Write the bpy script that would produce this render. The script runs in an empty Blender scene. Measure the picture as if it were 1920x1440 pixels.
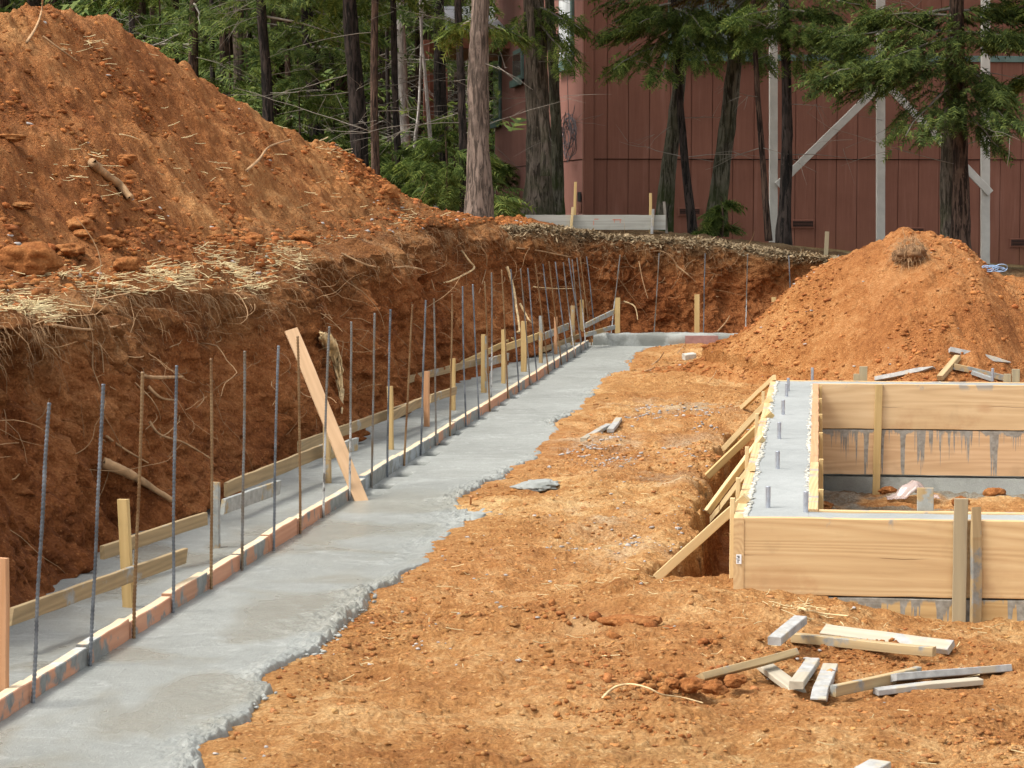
import bpy, bmesh, math, random
import numpy as np
from mathutils import Vector, Matrix
rnd = random.Random(7)
rng = np.random.default_rng(11)
sc = bpy.context.scene
COL = sc.collection
rad = math.radians

# ------------------------------------------------------------------ camera
F = 4700.0; HC = 1.5
PITCH = math.atan(345 / F)
cp, sp = math.cos(PITCH), math.sin(PITCH)
def ray(u, v):
    a = (u - 960) / F; b = (720 - v) / F
    return np.array([a, cp + b * sp, -sp + b * cp])
def G(u, v, z=0.0):
    d = ray(u, v); t = (z - HC) / d[2]
    return Vector((d[0] * t, d[1] * t, z))
def P(u, v, Y):
    d = ray(u, v); t = Y / d[1]
    return Vector((d[0] * t, Y, HC + d[2] * t))
cam = bpy.data.cameras.new('camera'); camo = bpy.data.objects.new('camera', cam); COL.objects.link(camo)
camo.location = (0, 0, HC); camo.rotation_euler = (math.pi / 2 - PITCH, 0, 0)
cam.sensor_width = 36; cam.lens = F / 1920 * 36; cam.clip_start = .1; cam.clip_end = 2000
sc.camera = camo

# ------------------------------------------------------------------ noise
def _h(ix, iy, iz, s):
    n = (ix * 374761393 + iy * 668265263 + iz * 2147483647 + s * 974634777) & 0xffffffff
    n = ((n ^ (n >> 13)) * 1274126177) & 0xffffffff
    n = ((n ^ (n >> 16)) * 2246822519) & 0xffffffff
    return ((n ^ (n >> 15)) & 0xffffff) / float(0xffffff)
def vn(x, y, z=0.0, s=0):
    x, y, z = np.broadcast_arrays(np.asarray(x, float), np.asarray(y, float), np.asarray(z, float))
    ix = np.floor(x); iy = np.floor(y); iz = np.floor(z)
    fx = x - ix; fy = y - iy; fz = z - iz
    ix = ix.astype(np.int64); iy = iy.astype(np.int64); iz = iz.astype(np.int64)
    fx = fx * fx * (3 - 2 * fx); fy = fy * fy * (3 - 2 * fy); fz = fz * fz * (3 - 2 * fz)
    r = 0
    for dx in (0, 1):
        wx = fx if dx else 1 - fx
        for dy in (0, 1):
            wy = fy if dy else 1 - fy
            for dz in (0, 1):
                wz = fz if dz else 1 - fz
                r = r + wx * wy * wz * _h(ix + dx, iy + dy, iz + dz, s)
    return r * 2 - 1
def fbm(x, y, z=0.0, o=4, s=0, g=.5):
    a = 1; r = 0; f = 1
    for i in range(o):
        r = r + a * vn(x * f + i * 17.3, y * f + i * 5.1, np.asarray(z) * f + i * 9.7, s + i)
        a *= g; f *= 2.03
    return r
def ss(a, b, x):
    t = np.clip((x - a) / (b - a), 0, 1); return t * t * (3 - 2 * t)

# ------------------------------------------------------------------ object helpers
def tag(o, label=None, cat=None, group=None, kind=None):
    if label: o['label'] = label
    if cat: o['category'] = cat
    if group: o['group'] = group
    if kind: o['kind'] = kind
    return o
def link(name, me, mat=None, parent=None, smooth=False):
    o = bpy.data.objects.new(name, me); COL.objects.link(o)
    if mat is not None and not me.materials: me.materials.append(mat)
    if parent is not None: o.parent = parent
    if smooth: me.shade_smooth()
    return o
def empty(name, loc, rz=0):
    o = bpy.data.objects.new(name, None); COL.objects.link(o); o.empty_display_size = .1
    o.location = loc; o.rotation_euler = (0, 0, rz); return o
def npmesh(name, V, Fc, mat=None, parent=None, smooth=False, attr=None):
    """V (n,3), Fc (m,k) uniform faces"""
    V = np.asarray(V, np.float32); Fc = np.asarray(Fc, np.int32); k = Fc.shape[1]
    me = bpy.data.meshes.new(name)
    me.vertices.add(len(V)); me.vertices.foreach_set('co', V.ravel())
    me.loops.add(Fc.size); me.loops.foreach_set('vertex_index', Fc.ravel())
    me.polygons.add(len(Fc)); me.polygons.foreach_set('loop_start', np.arange(0, Fc.size, k, dtype=np.int32))
    if attr is not None:
        at = me.color_attributes.new('tint', 'FLOAT_COLOR', 'POINT')
        a4 = np.ones((len(V), 4), np.float32); a4[:, :attr.shape[1]] = attr
        at.data.foreach_set('color', a4.ravel())
    me.update(calc_edges=True)
    o = link(name, me, mat, parent, smooth)
    return o
def gridfaces(m, n):
    i = np.arange(m - 1)[:, None] * n + np.arange(n - 1)[None, :]
    return np.stack([i, i + 1, i + n + 1, i + n], -1).reshape(-1, 4)
def bmobj(name, bm, mat, parent=None, smooth=False, mw=None):
    me = bpy.data.meshes.new(name); bm.normal_update(); bm.to_mesh(me); bm.free()
    o = link(name, me, mat, parent, smooth)
    if mw is not None: o.matrix_world = mw
    return o
def frame(a, b, up=Vector((0, 0, 1))):
    """local x along a->b, z ~ up, origin mid"""
    x = (b - a).normalized(); y = up.cross(x)
    if y.length < 1e-4: y = Vector((0, 1, 0)).cross(x)
    y.normalize(); z = x.cross(y)
    M = Matrix((x, y, z)).transposed().to_4x4(); M.translation = (a + b) / 2
    return M
def board_bm(L, t, h, point=0, bev=.002, rough=.0015, angled=0, wane=0):
    """length x, thickness y, height z; point = pointed length at +x"""
    bm = bmesh.new(); n = max(2, int(L / .12)); cr = bev
    secs = []
    for i in range(n + 1):
        x = -L / 2 + L * i / n
        secs.append((x, 1.0))
    if point: secs = [s for s in secs if s[0] < L / 2 - point * 1.05] + [(L / 2 - point, 1.0), (L / 2, .16)]
    rings = []
    for (x, s) in secs:
        ring = []
        hy, hz = t / 2, h / 2 * s
        b = min(cr, hz * .5)
        jy = rnd.uniform(-rough, rough); jz = rnd.uniform(-rough, rough)
        for (y, z) in ((-hy + b, -hz), (hy - b, -hz), (hy, -hz + b), (hy, hz - b), (hy - b, hz), (-hy + b, hz), (-hy, hz - b), (-hy, -hz + b)):
            xx = x + (angled * z if abs(x) > L / 2 - 1e-6 else 0)
            ring.append(bm.verts.new((xx, y + jy, z + jz)))
        rings.append(ring)
    for r0, r1 in zip(rings, rings[1:]):
        for k in range(8): bm.faces.new((r0[k], r0[(k + 1) % 8], r1[(k + 1) % 8], r1[k]))
    bm.faces.new(rings[0][::-1]); bm.faces.new(rings[-1])
    bmesh.ops.recalc_face_normals(bm, faces=bm.faces)
    return bm
def board(name, a, b, t, h, mat, up=Vector((0, 0, 1)), parent=None, **k):
    a, b = Vector(a), Vector(b)
    bm = board_bm((b - a).length, t, h, **k)
    me = bpy.data.meshes.new(name); bm.to_mesh(me); bm.free()
    o = link(name, me, mat, parent)
    M = frame(a, b, up)
    if parent is not None: M = Matrix.Translation(-Vector(parent.location)) @ M if parent.rotation_euler.z == 0 else parent.matrix_basis.inverted() @ M
    o.matrix_basis = M
    return o
def tube_arr(pts, radii, sides=7, wob=0, seed=0, close=True):
    """returns V,F(quads) for a tube through pts"""
    pts = np.asarray(pts, float); n = len(pts); radii = np.broadcast_to(np.asarray(radii, float), (n,))
    T = np.gradient(pts, axis=0); T /= np.linalg.norm(T, axis=1)[:, None] + 1e-9
    ref = np.where(np.abs(T[:, 2:3]) > .9, np.array([[1., 0, 0]]), np.array([[0, 0, 1.]]))
    ref = np.broadcast_to(ref[0], T.shape) if np.abs(T[0, 2]) > .9 or np.abs(T[:, 2]).max() < .9 else ref
    A = np.cross(T, ref); A /= np.linalg.norm(A, axis=1)[:, None] + 1e-9
    for i in range(1, n):
        if np.dot(A[i], A[i - 1]) < 0: A[i] = -A[i]
    B = np.cross(T, A)
    for i in range(1, n):
        if np.dot(B[i], B[i - 1]) < 0: B[i] = -B[i]
    th = np.arange(sides) * 2 * np.pi / sides
    R = radii[:, None] * np.ones((1, sides))
    if wob:
        ang = np.broadcast_to(th, (n, sides)); ii = np.arange(n)[:, None] * np.ones((1, sides))
        R = R * (1 + wob * fbm(np.cos(ang) * 2.2 + seed, np.sin(ang) * 2.2, ii * .35, 3, seed))
    V = pts[:, None, :] + R[..., None] * (np.cos(th)[None, :, None] * A[:, None, :] + np.sin(th)[None, :, None] * B[:, None, :])
    i = np.arange(n - 1)[:, None] * sides; j = np.arange(sides)[None, :]; j2 = (j + 1) % sides
    Fq = np.stack([i + j, i + j2, i + sides + j2, i + sides + j], -1).reshape(-1, 4)
    V = V.reshape(-1, 3)
    if close:
        V = np.vstack([V, pts[0], pts[-1]]); c0, c1 = n * sides, n * sides + 1
        j = np.arange(sides); j2 = (j + 1) % sides
        e0 = np.stack([np.full(sides, c0), j2, j, np.full(sides, c0)], -1)[:, :3]
        # keep quads uniform: triangles written as degenerate-free quads are avoided, so cap with quads over pairs
        caps = []
        for k in range(0, sides - 1, 2):
            caps.append([c0, (k + 2) % sides, k + 1, k]); b = (n - 1) * sides
            caps.append([c1, b + k, b + k + 1, b + (k + 2) % sides])
        Fq = np.vstack([Fq, np.array(caps)])
    return V, Fq
class Acc:
    def __init__(s): s.V = []; s.F = []; s.A = []; s.n = 0
    def add(s, V, Fq, col=None):
        s.V.append(V); s.F.append(np.asarray(Fq) + s.n); s.n += len(V)
        if col is not None: s.A.append(np.broadcast_to(np.asarray(col, float), (len(V), 3)))
    def obj(s, name, mat, parent=None, smooth=False):
        return npmesh(name, np.vstack(s.V), np.vstack(s.F), mat, parent, smooth, np.vstack(s.A) if s.A else None)
def spline(pts, n):
    pts = np.asarray(pts, float); k = len(pts)
    t = np.linspace(0, k - 1, n); i = np.clip(t.astype(int), 0, k - 2); f = (t - i)[:, None]
    p0 = pts[np.clip(i - 1, 0, k - 1)]; p1 = pts[i]; p2 = pts[i + 1]; p3 = pts[np.clip(i + 2, 0, k - 1)]
    return .5 * (2 * p1 + (p2 - p0) * f + (2 * p0 - 5 * p1 + 4 * p2 - p3) * f ** 2 + (3 * p1 - p0 - 3 * p2 + p3) * f ** 3)

# ------------------------------------------------------------------ materials
class NT:
    def __init__(s, name, rough=.8, spec=.3):
        s.m = bpy.data.materials.new(name); s.m.use_nodes = True; s.t = s.m.node_tree
        s.b = s.t.nodes['Principled BSDF']; s.b.inputs['Roughness'].default_value = rough
        s.b.inputs['Specular IOR Level'].default_value = spec
    def n(s, typ, **k):
        nd = s.t.nodes.new(typ)
        for a, b in k.items():
            if a.startswith('i_'):
                nd.inputs[a[2:].replace('_', ' ')].default_value = b
            else: setattr(nd, a, b)
        return nd
    def l(s, a, b): s.t.links.new(a, b)
    def coord(s, kind='Object', scale=(1, 1, 1), rand=False):
        tc = s.n('ShaderNodeTexCoord'); mp = s.n('ShaderNodeMapping'); mp.inputs['Scale'].default_value = scale
        s.l(tc.outputs[kind], mp.inputs['Vector'])
        if rand:
            oi = s.n('ShaderNodeObjectInfo'); ml = s.n('ShaderNodeVectorMath', operation='MULTIPLY_ADD')
            s.l(oi.outputs['Random'], ml.inputs[0]); ml.inputs[1].default_value = (37, 23, 11)
            s.l(mp.outputs[0], ml.inputs[2]); return ml.outputs[0]
        return mp.outputs[0]
    def noise(s, vec, scale, detail=6, rough=.55, dist=0):
        nd = s.n('ShaderNodeTexNoise'); nd.inputs['Scale'].default_value = scale; nd.inputs['Detail'].default_value = detail
        nd.inputs['Roughness'].default_value = rough; nd.inputs['Distortion'].default_value = dist
        s.l(vec, nd.inputs['Vector']); return nd.outputs['Fac']
    def ramp(s, fac, stops, interp='LINEAR'):
        nd = s.n('ShaderNodeValToRGB'); cr = nd.color_ramp; cr.interpolation = interp
        while len(cr.elements) < len(stops): cr.elements.new(.5)
        for e, (p, c) in zip(cr.elements, stops):
            e.position = p; e.color = (*c, 1) if len(c) == 3 else c
        s.l(fac, nd.inputs['Fac']); return nd.outputs['Color']
    def mix(s, fac, a, b, blend='MIX'):
        nd = s.n('ShaderNodeMix', data_type='RGBA', blend_type=blend)
        for sock, v in ((nd.inputs[0], fac), (nd.inputs[6], a), (nd.inputs[7], b)):
            if isinstance(v, (int, float)): sock.default_value = v
            elif isinstance(v, tuple): sock.default_value = (*v, 1)
            else: s.l(v, sock)
        return nd.outputs[2]
    def math(s, op, a, b=None, clamp=False):
        nd = s.n('ShaderNodeMath', operation=op, use_clamp=clamp)
        for i, v in enumerate((a, b)):
            if v is None: continue
            if isinstance(v, (int, float)): nd.inputs[i].default_value = v
            else: s.l(v, nd.inputs[i])
        return nd.outputs[0]
    def step(s, fac, a, b):
        nd = s.n('ShaderNodeMapRange', interpolation_type='SMOOTHSTEP'); s.l(fac, nd.inputs[0])
        nd.inputs[1].default_value = a; nd.inputs[2].default_value = b; return nd.outputs[0]
    def bump(s, h, strength=.5, dist=.01):
        nd = s.n('ShaderNodeBump'); nd.inputs['Strength'].default_value = strength; nd.inputs['Distance'].default_value = dist
        s.l(h, nd.inputs['Height']); s.l(nd.outputs[0], s.b.inputs['Normal'])
    def color(s, c):
        if isinstance(c, tuple): s.b.inputs['Base Color'].default_value = (*c, 1)
        else: s.l(c, s.b.inputs['Base Color'])
    def rough(s, r): s.l(r, s.b.inputs['Roughness'])

def mat_dirt(name, dark, mid, light, attr=False, grav=.0, sc_=1.0, bumpd=.02, pale=None, pale_amt=(.62, .75)):
    s = NT(name, .95, .1); v = s.coord()
    n1 = s.noise(v, 1.3 * sc_, 8, .62); n2 = s.noise(v, 14 * sc_, 10, .75)
    n3 = s.noise(v, 90 * sc_, 6, .7)
    f = s.math('ADD', s.math('MULTIPLY', n1, .5), s.math('MULTIPLY', n2, .5))
    c = s.ramp(f, [(.38, dark), (.5, mid), (.62, light)])
    c = s.mix(s.step(n3, .35, .75), s.mix(1.0, c, (.72, .66, .62), 'MULTIPLY'), s.mix(1.0, c, (1.15, 1.15, 1.15), 'MULTIPLY'))
    if pale:
        p = s.step(s.noise(v, .9, 5, .6, .4), *pale_amt)
        c = s.mix(s.math('MULTIPLY', p, .75), c, pale)
    vo = s.n('ShaderNodeTexVoronoi', feature='F1'); vo.inputs['Scale'].default_value = 52 * sc_; s.l(v, vo.inputs['Vector'])
    # pebbles: a few cells are pale stones
    sepc = s.n('ShaderNodeSeparateColor'); s.l(vo.outputs['Color'], sepc.inputs[0])
    peb = s.math('MULTIPLY', s.step(sepc.outputs[0], .78, .84), s.math('SUBTRACT', 1, s.step(vo.outputs['Distance'], .22, .34)))
    c = s.mix(s.math('MULTIPLY', peb, .6), c, light)
    if attr:
        at = s.n('ShaderNodeAttribute', attribute_name='tint')
        c = s.mix(1.0, c, at.outputs['Color'], 'MULTIPLY')
    s.color(c)
    h = s.math('ADD', s.math('MULTIPLY', n2, 1.0), s.math('ADD', s.math('MULTIPLY', n3, .35), s.math('MULTIPLY', s.math('SUBTRACT', .5, vo.outputs['Distance']), .35)))
    s.bump(h, 1.0, bumpd)
    return s.m

def mat_wood(name, light, dark, crack=False, smear=0.0, smearcol=(.34, .34, .31), age=0.0, grain=1.0, knots=0.0, drips=None, mid=None, rings=False):
    s = NT(name, .75, .25)
    v = s.coord('Object', (1, 1, 1), True)
    vs = s.coord('Object', (1.1, 16, 16), True)
    g1 = s.noise(vs, 3.0 * grain, 5, .6, .6)
    vb = s.coord('Object', (.16, 4, 4), True)
    g2 = s.noise(vb, 1.1, 2, .35, .15)
    w = s.math('FRACT', s.math('MULTIPLY', g2, 26.0))
    w = s.math('MULTIPLY', s.math('ABSOLUTE', s.math('SUBTRACT', w, .5)), 2.0)
    f = s.math('ADD', s.math('MULTIPLY', w, .34 if rings else .26), s.math('MULTIPLY', g1, .6))
    c = s.ramp(f, [(.12, dark), (.5, mid or tuple((a + b) / 2 for a, b in zip(light, dark))), (.8, light)])
    if knots:
        vo = s.n('ShaderNodeTexVoronoi', feature='F1'); vo.inputs['Scale'].default_value = knots
        vk = s.coord('Object', (1, 1, 1.6), True); s.l(vk, vo.inputs['Vector'])
        k = s.math('SUBTRACT', 1, s.step(vo.outputs['Distance'], .03, .17))
        c = s.mix(s.math('MULTIPLY', k, .75), c, (.33, .14, .05))
    if crack:
        tq = s.n('ShaderNodeTexCoord'); sq = s.n('ShaderNodeSeparateXYZ'); s.l(tq.outputs['Object'], sq.inputs[0])
        wv = s.noise(s.coord('Object', (1, 0, 0)), 2.5, 4, .5)
        ln = s.math('ABSOLUTE', s.math('SUBTRACT', s.math('SUBTRACT', sq.outputs[2], .004), s.math('MULTIPLY', s.math('SUBTRACT', wv, .5), .05)))
        br = s.step(s.noise(s.coord('Object', (1, 0, 0)), 1.7, 3, .6), .5, .58)
        c = s.mix(s.math('MULTIPLY', s.math('MULTIPLY', s.math('SUBTRACT', 1, s.step(ln, .0006, .0022)), br), .8), c, (.10, .05, .02))
        mud = s.math('MULTIPLY', s.step(s.noise(v, 3.5, 6, .65), .5, .66), s.math('SUBTRACT', 1, s.step(sq.outputs[2], -.14, .06)))
        c = s.mix(s.math('MULTIPLY', mud, .35), c, (.36, .17, .07))
        cem = s.math('MULTIPLY', s.step(s.noise(s.coord('Object', (1, 1, .6)), 6, 6, .65), .56, .62), s.step(sq.outputs[2], .095, .135))
        c = s.mix(s.math('MULTIPLY', cem, .8), c, (.27, .27, .25))
        blot = s.step(s.noise(s.coord('Object', (1, 1, 1), True), 2.6, 4, .6), .58, .72)
        c = s.mix(s.math('MULTIPLY', blot, .3), c, (.42, .22, .09))
    # dirt stains
    st = s.step(s.noise(v, 5, 5, .6), .55, .75)
    c = s.mix(s.math('MULTIPLY', st, .35), c, tuple(x * .55 for x in mid or dark))
    if age:
        c = s.mix(age, c, (.27, .25, .2))
    if drips:
        top, seed, dens = drips
        tc = s.n('ShaderNodeTexCoord'); sx = s.n('ShaderNodeSeparateXYZ'); s.l(tc.outputs['Object'], sx.inputs[0])
        cx = s.n('ShaderNodeCombineXYZ'); s.l(sx.outputs[0], cx.inputs[0]); cx.inputs[1].default_value = seed
        wob = s.noise(s.coord('Object', (1, 1, 1)), 30, 3, .5)
        nd = s.noise(cx.outputs[0], dens, 4, .68); nd2 = s.noise(cx.outputs[0], dens * .45, 3, .5)
        dep = s.math('SUBTRACT', top, sx.outputs[2])           # metres below the seam
        ln = s.math('ADD', s.math('MULTIPLY', s.math('POWER', s.math('MAXIMUM', s.math('SUBTRACT', nd, .49), 0), 1.35), 5.0), s.math('MULTIPLY', s.math('MAXIMUM', s.math('SUBTRACT', nd2, .40), 0), .16))
        ln = s.math('ADD', ln, s.math('MULTIPLY', s.math('SUBTRACT', wob, .5), .03))
        msk = s.step(s.math('SUBTRACT', ln, dep), 0.0, .012)
        c = s.mix(s.math('MULTIPLY', msk, .88), c, s.ramp(s.noise(v, 40, 4), [(.3, (.13, .13, .115)), (.7, (.3, .3, .27))]))
    if smear:
        m = s.noise(v, 9, 7, .62); m2 = s.noise(v, 2.3, 3, .5)
        mm = s.math('ADD', s.math('MULTIPLY', m, .55), s.math('MULTIPLY', m2, .55))
        msk = s.step(mm, .74 - smear * .4, .80 - smear * .4)
        lo = tuple(x * .55 for x in smearcol)
        c = s.mix(msk, c, s.ramp(s.noise(v, 22, 6, .7), [(.3, lo), (.68, smearcol)]))
    s.color(c)
    s.bump(s.math('ADD', g1, s.math('MULTIPLY', w, .3)), .5, .0015)
    return s.m

def mat_concrete(name, a, b, wet=True, stain=None, sc_=1.0, bumpd=.004, attr=False):
    s = NT(name, .6, .5); v = s.coord()
    n1 = s.noise(v, 1.1 * sc_, 5, .55, .3); n2 = s.noise(v, 9 * sc_, 8, .65); n3 = s.noise(v, 130 * sc_, 4, .7)
    f = s.math('ADD', s.math('MULTIPLY', n1, .6), s.math('MULTIPLY', n2, .4))
    c = s.ramp(f, [(.35, a), (.65, b)])
    c = s.mix(s.step(n3, .3, .8), s.mix(1., c, (.86, .86, .86), 'MULTIPLY'), s.mix(1., c, (1.08, 1.08, 1.08), 'MULTIPLY'))
    if attr:
        rl = s.noise(s.coord('Object', (.7, 1.6, 1)), 1.3, 5, .5, 1.2); ridge = s.math('SUBTRACT', 1, s.step(s.math('ABSOLUTE', s.math('SUBTRACT', rl, .5)), .0, .012))
        c = s.mix(s.math('MULTIPLY', ridge, .28), c, (.50, .51, .48))
        ag = s.n('ShaderNodeTexVoronoi', feature='F1'); ag.inputs['Scale'].default_value = 75; s.l(v, ag.inputs['Vector'])
        agm = s.math('MULTIPLY', s.math('SUBTRACT', 1, s.step(ag.outputs['Distance'], .15, .4)), s.step(s.noise(v, 2.2, 4, .6), .36, .56))
        c = s.mix(s.math('MULTIPLY', agm, .6), c, (.17, .17, .15))
        sp_ = s.step(s.noise(v, 34, 5, .75), .56, .68); c = s.mix(s.math('MULTIPLY', sp_, .5), c, (.45, .46, .42))
    if stain:
        c = s.mix(s.math('MULTIPLY', s.step(s.noise(v, 2.4, 5, .6), .52, .62), .7), c, stain)
    if wet:
        tcp = s.n('ShaderNodeTexCoord'); sx = s.n('ShaderNodeSeparateXYZ'); s.l(tcp.outputs['Object'], sx.inputs[0])
        near = s.math('SUBTRACT', 1, s.step(sx.outputs[1], 11.5, 14.5))
        wet_ = s.math('MULTIPLY', s.step(s.noise(s.coord('Object', (1, .6, 1)), 1.8, 4, .5, .5), .47, .6), near)
        c = s.mix(s.math('MULTIPLY', wet_, .55), c, (.24, .225, .17))
        r = s.math('SUBTRACT', s.math('SUBTRACT', .68, s.math('MULTIPLY', near, .24)), s.math('MULTIPLY', wet_, .2))
        s.rough(r)
    if attr:
        at = s.n('ShaderNodeAttribute', attribute_name='tint'); c = s.mix(1.0, c, at.outputs['Color'], 'MULTIPLY')
    s.color(c)
    s.bump(s.math('ADD', s.math('MULTIPLY', n2, .6), s.math('MULTIPLY', n3, .4)), .8, bumpd)
    return s.m

def mat_plain(name, c, rough=.7, var=.25, scale=20, bumpd=0, metal=0, spec=.3):
    s = NT(name, rough, spec); v = s.coord('Object', (1, 1, 1), True); n = s.noise(v, scale, 6, .6)
    s.color(s.ramp(n, [(.3, tuple(x * (1 - var) for x in c)), (.7, tuple(min(1, x * (1 + var)) for x in c))]))
    s.b.inputs['Metallic'].default_value = metal
    if bumpd: s.bump(n, .8, bumpd)
    return s.m

def mat_bark(name, a, b, moss=0, scale=1.0, depth=.03):
    s = NT(name, .95, .1); v = s.coord('Object', (9 * scale, 9 * scale, 1.3 * scale)); n = s.noise(v, 3, 8, .65, .8)
    v2 = s.coord('Object', (1, 1, 1)); n2 = s.noise(v2, 2.2, 5, .6)
    n3 = s.noise(s.coord('Object', (14, 14, 5)), 3, 4, .6)
    c = s.ramp(n, [(.42, a), (.56, b)])
    c = s.mix(s.math('MULTIPLY', s.step(n2, .5, .62), .6), c, a)
    c = s.mix(s.math('MULTIPLY', s.step(n3, .62, .72), .5), c, tuple(min(1, x * 1.9) for x in b))
    if moss:
        tc = s.n('ShaderNodeTexCoord'); sx = s.n('ShaderNodeSeparateXYZ'); s.l(tc.outputs['Object'], sx.inputs[0])
        lo = s.math('SUBTRACT', 1, s.step(sx.outputs[2], .25, .9))
        mm = s.math('MULTIPLY', s.step(s.noise(v2, 4, 4), .35, .55), s.math('MAXIMUM', lo, .25))
        c = s.mix(s.math('MULTIPLY', mm, moss), c, (.035, .05, .012))
    s.color(c); s.bump(n, 1.0, depth); return s.m

def mat_leaf(name, a, b, c3):
    s = NT(name, .7, .2)
    ge = s.n('ShaderNodeNewGeometry'); v = s.coord('Object'); n = s.noise(v, 1.6, 4, .6)
    f = s.math('ADD', s.math('MULTIPLY', ge.outputs['Random Per Island'], .45), s.math('MULTIPLY', n, .6))
    c = s.ramp(f, [(.22, a), (.52, b), (.8, c3)])
    s.color(c)
    # light passes through the leaves a little
    tr = s.n('ShaderNodeBsdfTranslucent'); s.l(c, tr.inputs['Color'])
    mx = s.n('ShaderNodeMixShader'); mx.inputs[0].default_value = .35
    s.l(s.b.outputs[0], mx.inputs[1]); s.l(tr.outputs[0], mx.inputs[2])
    out = [x for x in s.t.nodes if x.type == 'OUTPUT_MATERIAL'][0]; s.l(mx.outputs[0], out.inputs[0])
    return s.m

M = {}
M['ground'] = mat_dirt('dirt_ground', (.34, .145, .046), (.50, .255, .092), (.70, .455, .21), attr=True, pale=(.63, .42, .20), bumpd=.035)
M['bank'] = mat_dirt('dirt_bank', (.15, .048, .016), (.33, .118, .038), (.50, .215, .08), attr=True, bumpd=.05)
M['mound'] = mat_dirt('dirt_mound', (.21, .076, .024), (.37, .150, .049), (.53, .265, .105), attr=True, bumpd=.04)
M['pile'] = mat_dirt('dirt_pile', (.23, .084, .026), (.36, .150, .049), (.49, .25, .10), attr=True, bumpd=.03)
M['forest'] = mat_dirt('forest_floor', (.045, .028, .015), (.09, .06, .03), (.16, .11, .06), sc_=.6, bumpd=.05)
M['hill'] = mat_dirt('hill_slope', (.04, .035, .025), (.10, .085, .06), (.20, .17, .13), sc_=.15, bumpd=.6)
M['clod'] = mat_dirt('dirt_clod', (.27, .105, .034), (.40, .178, .062), (.52, .275, .11), attr=True, bumpd=.012)
M['slab'] = mat_concrete('wet_concrete', (.215, .22, .195), (.31, .318, .288), attr=True, bumpd=.014)
M['conc'] = mat_concrete('concrete', (.25, .26, .245), (.36, .37, .35), wet=False)
M['conc_pale'] = mat_plain('concrete_slop', (.46, .44, .37), .95, .3, 40, .004)
M['stem'] = mat_concrete('stem_concrete', (.24, .25, .23), (.40, .41, .37), wet=False, stain=(.13, .135, .115), bumpd=.01)
M['keyA'] = mat_wood('key_board_tan', (.58, .30, .17), (.42, .19, .10), smear=.43, mid=(.50, .25, .15), smearcol=(.25, .255, .235))
M['keyB'] = mat_wood('key_board_smeared', (.50, .26, .15), (.36, .18, .10), smear=.6, mid=(.42, .22, .13), smearcol=(.26, .27, .25))
M['keyC'] = mat_wood('key_board_bluish', (.34, .37, .37), (.24, .27, .28), smear=.5, mid=(.29, .32, .33), smearcol=(.25, .26, .24))
M['keyTop'] = mat_wood('key_board_top', (.72, .58, .38), (.55, .42, .27), smear=.33, smearcol=(.55, .56, .52))
M['stake'] = mat_wood('stake_wood', (.60, .44, .20), (.42, .28, .11), mid=(.52, .36, .155), smear=.04)
M['stake2'] = mat_wood('stake_wood_smeared', (.50, .36, .17), (.34, .22, .1), mid=(.42, .29, .14), smear=.48, smearcol=(.36, .37, .34))
M['stakered'] = mat_wood('stake_wood_red', (.58, .34, .19), (.44, .22, .1), mid=(.5, .27, .14))
M['ledger'] = mat_wood('ledger_wood', (.42, .31, .15), (.20, .14, .065), mid=(.32, .22, .105), age=.12, smear=.22)
M['ledger2'] = mat_wood('ledger_wood_smeared', (.42, .31, .16), (.24, .17, .08), mid=(.34, .25, .12), smear=.55, smearcol=(.36, .37, .34))
M['plank'] = mat_wood('fresh_plank', (.66, .45, .27), (.52, .33, .18), mid=(.60, .39, .22))
M['brace'] = mat_wood('brace_wood', (.70, .54, .29), (.52, .38, .18), mid=(.62, .46, .235))
M['scrap'] = mat_wood('scrap_wood', (.47, .42, .31), (.31, .27, .20), mid=(.40, .35, .26), smear=.55, smearcol=(.43, .42, .39))
M['scrapd'] = mat_wood('scrap_wood_dark', (.48, .37, .2), (.28, .2, .1), mid=(.4, .29, .15), smear=.42, smearcol=(.30, .30, .27))
M['form'] = mat_wood('form_board', (.62, .45, .24), (.43, .27, .125), mid=(.55, .37, .185), crack=True, knots=0, rings=True, grain=.8)
M['formk'] = mat_wood('form_board_knotty', (.65, .475, .27), (.47, .31, .155), mid=(.58, .40, .215), crack=True, knots=1.7, rings=True, grain=.8)
M['formd'] = mat_wood('form_board_dripped', (.64, .43, .25), (.46, .28, .14), mid=(.56, .36, .195), knots=2.2, rings=True, drips=(.143, 3.3, 17.0))
M['formd2'] = mat_wood('form_board_low', (.55, .38, .17), (.36, .22, .09), mid=(.46, .30, .13), rings=True, drips=(.138, 8.1, 9.0))
M['grayboard'] = mat_wood('weathered_board', (.42, .41, .36), (.27, .26, .22), mid=(.36, .35, .30))
M['olds'] = mat_wood('old_stake', (.46, .36, .2), (.24, .18, .1), mid=(.36, .28, .15), age=.3, smear=.12)
def mat_rebar(name, a, b, splash=None):
    s = NT(name, .45, .5); v = s.coord('Object', (1, 1, 1), True); n = s.noise(v, 9, 5, .6)
    c = s.ramp(n, [(.38, a), (.62, b)])
    if splash:
        tc = s.n('ShaderNodeTexCoord'); sx = s.n('ShaderNodeSeparateXYZ'); s.l(tc.outputs['Object'], sx.inputs[0])
        k = s.math('MULTIPLY', s.step(sx.outputs[2], splash[0], splash[0] + .05), s.math('SUBTRACT', 1, s.step(sx.outputs[2], splash[1], splash[1] + .06)))
        k = s.math('MULTIPLY', k, s.step(s.noise(v, 35, 3), .3, .5)); c = s.mix(k, c, (.50, .51, .49))
    s.color(c); s.b.inputs['Metallic'].default_value = .35
    return s.m
M['rb'] = mat_rebar('rebar_steel', (.075, .085, .095), (.19, .205, .22))
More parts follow.
